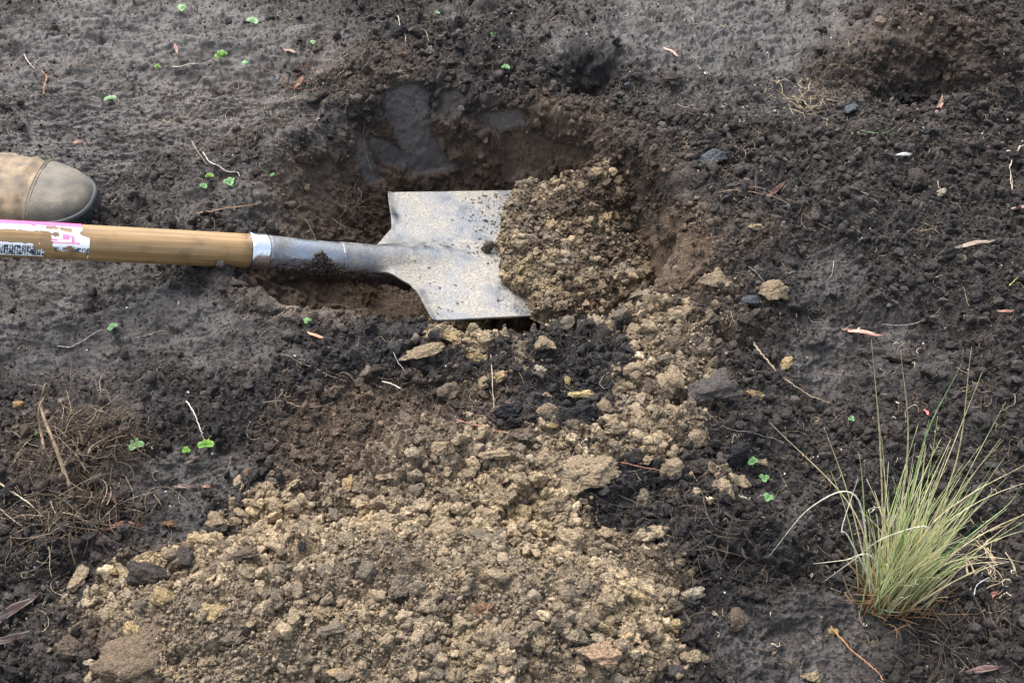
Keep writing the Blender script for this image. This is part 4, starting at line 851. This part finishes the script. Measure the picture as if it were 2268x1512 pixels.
for i, (u0, v0, u1, v1, wpx, rgb, curl, lab) in enumerate(LV):
    a = surf(u0, v0)[0]; b_ = surf(u1, v1)[0]; b_[2] = a[2] * .5 + b_[2] * .5; m_ = mpp(a)
    V_, F_, mid = leafmesh(a, b_, wpx * m_ * .62, curl, .0016, i, .05); mt = plain("leaf_%s" % ("dark" if sum(rgb) < .3 else "pink"), rgb, .5, .4, .35, 170, .5)
    if u1 - u0 > 80 or wpx > 10:
        L = thing("fallen_leaf", lab, "leaf", tuple(V_.mean(0)), "fallen leaves on the soil"); part("leaf_blade", V_, F_, mt, L); mid[:, 2] += .0003; part("midrib", *tube(mid, np.linspace(.0006, .0002, len(mid)), 5), twmat(tuple(np.array(rgb) * .6)), L)
    else: solo("fallen_leaf", V_, F_, mt, lab, "leaf", "fallen leaves on the soil")
# ================================================================== CLOVER SPROUTS
GM = [plain("clover_leaf", c, .45, .4, .2, 300, .2) for c in ((.06, .15, .03), (.10, .21, .075), (.16, .28, .12), (.09, .20, .02))]; M_STEM = plain("clover_stem", (.16, .22, .08), .5)
def heart(r):
    a = np.linspace(0, 2 * math.pi, 20, endpoint=False); rad = r * (1 - .42 * np.exp(-(np.minimum(a, 2 * math.pi - a) / .40) ** 2)); x_ = rad * np.cos(a) + r * 1.02; y_ = rad * np.sin(a) * .80; return x_, y_
def clover(u, v, spx, label, tone, hgt, seed):
    r_ = np.random.default_rng(seed); p_, n_ = surf(u, v + hgt * .35 * 0); m_ = mpp(p_); size = spx * m_ * .33; top_ = p_ + np.array([r_.normal() * .002, 0, .004 + hgt * m_ * .3])
    c = thing("clover_sprout", label, "clover sprout", tuple(p_), "clover sprouts scattered over the soil")
    part("stem", *tube(spline([p_ - np.array([0, 0, .003]), p_ * .5 + top_ * .5 + r_.normal(size=3) * .001, top_], 8), .0005 + size * .05, 6), M_STEM, c)
    a0 = r_.random() * 6.28
    for k in range(3):
        an = a0 + k * 2.1 + r_.normal() * .25; tilt = .30 + .45 * r_.random() * (1 if tone != 2 else .3); x_, y_ = heart(size * (.8 + .35 * r_.random())); rings = [np.stack([x_ * 0 + size * .85, y_ * 0, x_ * 0], -1)]
        for q in (.35, .7, 1.0):
            X_ = size * .85 + (x_ - size * .85) * q; Y_ = y_ * q; rings.append(np.stack([X_, Y_, np.abs(Y_) * .75 - .0002 - (X_ / size - .5) ** 2 * size * .06], -1))
        R_ = np.concatenate(rings); R2 = R_ - np.array([0, 0, .0003]); V_ = np.concatenate([R2[::1][-20:], R_[::-1][:20][::-1], R_[:]]) ; V_ = np.concatenate([R_[::1], R_[-20:] - np.array([0, 0, .0004]), R_[:20] - np.array([0, 0, .0004])])
        ct, st_ = math.cos(tilt), math.sin(tilt); V_ = np.stack([V_[:, 0] * ct - V_[:, 2] * st_, V_[:, 1], V_[:, 0] * st_ * .6 + V_[:, 2] * ct], -1); ca, sa = math.cos(an), math.sin(an)
        V_ = np.stack([V_[:, 0] * ca - V_[:, 1] * sa, V_[:, 0] * sa + V_[:, 1] * ca, V_[:, 2]], -1) + top_
        part("leaflet", V_, grid_faces(6, 20, True), GM[tone], c)
CV = [(403, 28, 24, 2, 5, "pale clover beside a scrap of root at the top edge"), (563, 56, 27, 2, 5, "pale round clover near the top left of the back ridge"), (695, 103, 14, 2, 3, "tiny pale clover at the foot of the back ridge"),
      (968, 38, 14, 1, 4, "small clover on the crest of the back ridge"), (1031, 50, 13, 1, 4, "small clover right of the crest clover"), (1088, 87, 17, 0, 5, "dark green clover lying on the back ridge"),
      (1118, 160, 22, 1, 8, "clover drooping over the far rim of the hole"), (545, 148, 17, 2, 4, "small pale clover right of the big bright one"), (488, 134, 32, 3, 9, "big bright green clover on the trodden mud"),
      (352, 154, 15, 3, 5, "little green clover left of the short pale twig"), (243, 227, 24, 2, 5, "clover standing alone above the boot"), (468, 399, 21, 3, 6, "top clover of the group above the stick"),
      (452, 420, 18, 1, 4, "left clover of the group above the stick"), (511, 413, 30, 1, 7, "largest clover of the group above the stick"), (607, 396, 13, 1, 4, "small clover on the muddy slope left of the hole"),
      (684, 720, 20, 1, 7, "clover on the soil below the shovel socket"), (247, 731, 22, 2, 5, "clover at the end of the long pale root"), (305, 994, 38, 2, 8, "largest pale clover right of the root clump"),
      (420, 1005, 20, 3, 5, "left clover of the pair at the foot of the white stem"), (458, 994, 34, 3, 8, "right bright clover of the pair at the foot of the white stem"), (83, 966, 12, 2, 3, "tiny clover inside the root clump"),
      (1883, 936, 16, 1, 6, "lone dark clover left of the grass tips"), (1667, 1030, 24, 1, 7, "topmost clover of the short line right of the spoil heap"), (1690, 1065, 22, 1, 6, "middle clover of the short line right of the spoil heap"),
      (1700, 1110, 26, 1, 7, "lowest clover of the short line right of the spoil heap")]
for i, (u, v, s, tn, hg, lab) in enumerate(CV): clover(u, v, s, lab, tn, hg, 500 + i)

# ================================================================== THE GRASS TUFT
gb, _ = surf(1972, 1332); rgz = np.random.default_rng(77)
tuft = thing("grass_tuft", "upright tuft of fine green and straw-coloured grass leaning over the dark soil", "grass tuft", tuple(gb))
def gblade(P_, w0, k=3):
    n = len(P_); T_ = np.gradient(P_, axis=0); T_ /= np.linalg.norm(T_, axis=1, keepdims=True); s = np.linspace(0, 1, n); R = w0 * (1 - .85 * s ** 1.6)
    return tube(P_, R, 4)
def blade_path(az, lean, L, droop, b0, n=14):
    s = np.linspace(0, 1, n); d_ = np.array([math.cos(az), math.sin(az), 0]); th = lean + droop * s ** 1.8; ds = L / (n - 1)
    x_ = np.concatenate([[0], np.cumsum(np.sin(th[:-1]) * ds)]); z_ = np.concatenate([[0], np.cumsum(np.cos(th[:-1]) * ds)]); sway = rgz.normal() * .012 * s ** 2
    return b0 + x_[:, None] * d_ + np.stack([-d_[1] * sway, d_[0] * sway, z_], -1)
sets = {"green_blades": [], "straw_blades": [], "deep_green_blades": []}
for i in range(245):
    bx_, by_ = rgz.normal() * .0100, rgz.normal() * .0075; b0 = gb + np.array([bx_ + .002, by_, -.004])
    lx = bx_ / .0115 * .08 + .03 + (.09 * rgz.normal() if rgz.random() < .6 else abs(rgz.normal()) * .15); ly = by_ / .009 * .08 + .04 + rgz.normal() * .14; az = math.atan2(ly, lx); lean = math.hypot(lx, ly)
    L = .06 + .115 * rgz.random() ** .9; L = L * (1.35 if rgz.random() < .10 else 1)
    kind = "straw_blades" if rgz.random() < .42 else ("deep_green_blades" if (lx > .34 and rgz.random() < .7) or rgz.random() < .10 else "green_blades")
    sets[kind].append(gblade(blade_path(az, lean * .8, L, abs(rgz.normal()) * .22 + (.06 if rgz.random() < .93 else .8), b0), .00048 + .00030 * rgz.random()))
GC = {"green_blades": (.40, .47, .20), "straw_blades": (.62, .55, .33), "deep_green_blades": (.11, .26, .09)}
for k, L in sets.items(): part(k, *merge(L), plain(k, GC[k], .5, .35, .35, 40, .1), tuft)
def p3(u, v, z): return at(u, v, gb[2] + z)
STR = [([(1960, 1330, .005), (1950, 1000, .17), (1930, 752, .30)], .0008, 1), ([(1965, 1330, .005), (2010, 1000, .17), (1995, 775, .29)], .0009, 1), ([(1980, 1330, .005), (2110, 1050, .14), (2152, 768, .27)], .0009, 1),
       ([(1975, 1330, .005), (2040, 1000, .16), (2130, 805, .24)], .0009, 0), ([(1940, 1330, .005), (1890, 1130, .08), (1705, 935, .13)], .0008, 1), ([(1935, 1330, .005), (1880, 1100, .09), (1825, 945, .15)], .0008, 1),
       ([(1930, 1330, .005), (1900, 1105, .10), (1800, 1120, .09), (1700, 1235, .02)], .0009, 2), ([(1990, 1330, .005), (2050, 1180, .09), (2140, 1100, .12), (2268, 1030, .15)], .0009, 1),
       ([(1990, 1335, .005), (2080, 1250, .05), (2180, 1180, .08), (2300, 1125, .11)], .0010, 1), ([(1970, 1330, .005), (1930, 1232, .07), (1870, 1240, .06), (1800, 1248, .05)], .0008, 2),
       ([(1950, 1330, .005), (2060, 1175, .11), (1960, 1190, .10), (1890, 1240, .06), (1820, 1290, .03)], .0008, 2), ([(1950, 1330, .005), (1880, 1190, .08), (1865, 1170, .09), (1900, 1060, .12)], .0008, 2),
       ([(1960, 1330, .005), (1960, 1250, .04), (1990, 1290, .03), (2000, 1340, .012)], .0009, 1), ([(1950, 1348, .004), (1990, 1355, .006), (2040, 1345, .008)], .0009, 2), ([(1985, 1330, .005), (2130, 1200, .10), (2230, 1120, .11), (2262, 1075, .13)], .0008, 0)]
SM = [plain("stray_green_blade", (.18, .28, .10), .5), plain("stray_straw_blade", (.50, .42, .24), .5), plain("stray_pale_blade", (.48, .48, .36), .5)]
for pts, w0, k in STR: part("stray_blade", *gblade(spline([p3(*q) for q in pts], 26), w0), SM[k], tuft)
n = 190; L = []
for i in range(n):
    b0 = gb + np.array([rgz.normal() * .014, rgz.normal() * .009, -.002]); L.append(gblade(blade_path(rgz.random() * 6.28, .15 + .9 * rgz.random() ** 2, .015 + .04 * rgz.random(), .5 * rgz.random(), b0, 6), .0007))
part("sheaths", *merge(L), plain("grass_sheath", (.20, .12, .06), .6), tuft)

# ================================================================== ROOT CLUMPS
def tangle(cu, cv, ru, rv, n, hgt, l0, l1, r0, rng, cols=None):
    L = []; K = []
    for i in range(n):
        u, v = cu + rng.normal() * ru * .5, cv + rng.normal() * rv * .5; p_, _ = surf(u, v); le = l0 + (l1 - l0) * rng.random() ** 1.6; a = rng.random() * 6.28; m_ = max(5, int(le / .004)); P_ = [p_ + np.array([0, 0, .001 + hgt * rng.random() ** 2])]; cur = rng.normal() * .25; up_ = rng.normal() * .5
        for k in range(m_):
            cur = cur * .8 + rng.normal() * .20; a += cur * .42; up_ = up_ * .9 + rng.normal() * .25 - .03; P_.append(P_[-1] + .004 * np.array([math.cos(a), math.sin(a), .45 * math.tanh(up_)]))
        P_ = np.array(P_); g = zat(P_[:, 0], P_[:, 1]); P_[:, 2] = np.maximum(P_[:, 2], g + .0022); L.append(tube(P_, np.linspace(r0, r0 * .4, len(P_)) * (.5 + 1.0 * rng.random() ** 2), 4)); K.append(len(L[-1][0]))
    if cols is not None:
        c_ = np.array(cols)[rng.integers(0, len(cols), n)] * (.5 + .8 * rng.random((n, 1))); return (*merge(L), np.repeat(c_, K, 0))
    return merge(L)
rk = np.random.default_rng(41)
rcp, _ = surf(150, 1020)
rcl = thing("root_clump", "tangled clump of dead brown grass roots and stems lying left of the spoil", "root clump", tuple(rcp))
RCOL = [(.085, .058, .038), (.12, .085, .055), (.055, .040, .030), (.20, .15, .10), (.30, .24, .17)]
for tg in ((190, 985, 110, 70, 260, .032, .010, .050, .00055), (200, 1140, 125, 50, 170, .022, .010, .055, .00055), (90, 1180, 110, 70, 80, .012, .010, .045, .0006), (150, 1060, 150, 120, 80, .012, .008, .040, .0005)):
    tv, tf, tcc = tangle(*tg, rk, cols=RCOL); part("roots", tv, tf, M_SOIL, rcl, True, tcc)
plain("dead_root_pale", (.19, .14, .09), .8, .2, .4, 60)
part("stem", *tube(spline([p_ + np.array([0, 0, z_]) for p_, z_ in ((surf(165, 1110)[0], .002), (surf(130, 1010)[0], .012), (at(92, 905, .05), .0), (at(100, 850, .075), 0))], 16), np.linspace(.0022, .0009, 16), 7), bpy.data.materials["dead_root_pale"], rcl)
part("stem", *tube(spline([surf(105, 1010)[0] + [0, 0, .01], at(90, 950, .045), at(86, 905, .065), at(97, 880, .07)], 12), np.linspace(.0016, .0006, 12), 6), bpy.data.materials["dead_root_pale"], rcl)
for nm, lab, a in [("root_clump", "small straw-coloured root clump on the bank behind the hole", (1775, 242, 55, 26, 34, .008, .012, .035, .0009)), ("root_clump", "dark wet roots matted below the grass tuft", (2090, 1400, 150, 90, 120, .008, .015, .05, .0006)),
                   ("root_clump", "brown roots standing out of the soil right of the grass tuft", (2180, 1240, 60, 70, 26, .012, .012, .035, .0009)), ("root_clump", "mat of black fibrous roots at the right end of the spoil heap", (1530, 1210, 150, 90, 150, .008, .015, .045, .00045)),
                   ("root_clump", "web of fine tan roots below the left cut faces", (760, 470, 110, 90, 38, .004, .02, .06, .0003)), ("root_clump", "rust-coloured roots at the foot of the back ridge", (670, 185, 60, 30, 22, .006, .012, .035, .0009))]:
    V_, F_ = tangle(*a, rk); solo(nm, V_, F_, twmat((.28, .22, .14) if 'straw' in lab or 'tan' in lab else (.13, .07, .045) if 'rust' in lab else (.20, .15, .10) if 'standing' in lab else (.07, .055, .042), .8), lab, "root clump", "root clumps in the soil")

# ================================================================== FINE FIBRES, CHIPS (uncountable)
def fibres(name, weight, n, l0, l1, r0, cols, rng, arch=.002):
    q = pick(weight, n, rng); m_ = 9; le = l0 + (l1 - l0) * rng.random(n) ** 2.2; a = rng.random(n) * 6.28; cur = rng.normal(size=n) * .35; X_ = PG[q].astype(float).copy(); pts = [X_[:, :2].copy()]
    for k in range(m_ - 1):
        cur = cur + rng.normal(size=n) * .25; a = a + cur; X_[:, 0] += np.cos(a) * le / m_; X_[:, 1] += np.sin(a) * le / m_; pts.append(X_[:, :2].copy())
    P_ = np.stack(pts, 1); z_ = zat(P_[..., 0], P_[..., 1]); R = r0 * (.5 + rng.random(n)); z_ = np.maximum(z_, (np.roll(z_, 1, 1) + np.roll(z_, -1, 1)) / 2 * .5 + z_ * .5); z_ += R[:, None] + .0012 + arch * np.sin(np.linspace(0, math.pi, m_))[None] * rng.random((n, 1)) ** 2
    P_ = np.concatenate([P_, z_[..., None]], -1); T_ = np.gradient(P_, axis=1); T_ /= np.linalg.norm(T_, axis=-1, keepdims=True) + 1e-9; B_ = np.cross(T_, [0, 0, 1.]); B_ /= np.linalg.norm(B_, axis=-1, keepdims=True) + 1e-9; C_ = np.cross(B_, T_)
    an = np.array([0, 2.094, 4.189]); tp = (1 - .5 * np.linspace(0, 1, m_))[None, :, None, None] * R[:, None, None, None]
    V_ = P_[:, :, None] + tp * (np.cos(an)[None, None, :, None] * B_[:, :, None] + np.sin(an)[None, None, :, None] * C_[:, :, None])
    f_ = grid_faces(m_, 3, True); F_ = (f_[None] + (np.arange(n) * m_ * 3)[:, None, None]).reshape(-1, 4)
    cc = np.array(cols)[rng.integers(0, len(cols), n)] * (.6 + .7 * rng.random((n, 1))); me_ = mesh_np(name, V_.reshape(-1, 3), F_, M_SOIL, True, np.repeat(cc, m_ * 3, 0), np.full(n * m_ * 3, .2)); return link(name, me_, kind='stuff')
rf = np.random.default_rng(55); all_ = sstep(.55, .8, N0[I_, 2]); dry = np.clip(1.1 - sm_ * .8, 0, 1) * all_
fibres("root_fibres", dry * (1 - .3 * cl_), 4200, .008, .050, .00030, [(.20, .15, .10), (.28, .22, .15), (.13, .09, .06), (.36, .30, .22)], rf)
fibres("dark_fibres", dry * (1 - cl_), 2600, .006, .030, .00035, [(.06, .045, .035), (.09, .065, .045)], rf, .003)
fibres("straw_bits", all_ * (1 - .5 * cl_) * (P0[I_, 0] > .1) + .15, 420, .005, .022, .00055, [(.42, .36, .26), (.52, .48, .38), (.34, .26, .16)], rf, .003)
fibres("brown_fibres", brown[I_] * all_ * (1 - cl_) ** 2, 1300, .008, .035, .00026, [(.24, .16, .10), (.17, .11, .07), (.32, .25, .17)], rf)
q = pick(all_ * (1 - .6 * cl_), 520, rf); R = (.0007 + .0018 * rf.random(520) ** 3).astype(np.float32); cc = np.array([(.5, .47, .42), (.42, .35, .26), (.30, .17, .11), (.6, .58, .55)])[rf.integers(0, 4, 520)]
scatter("stone_chips", PG[q] + N0[q] * R[:, None] * .5, R, cc.astype(np.float32), 1, rf, kind='stuff')
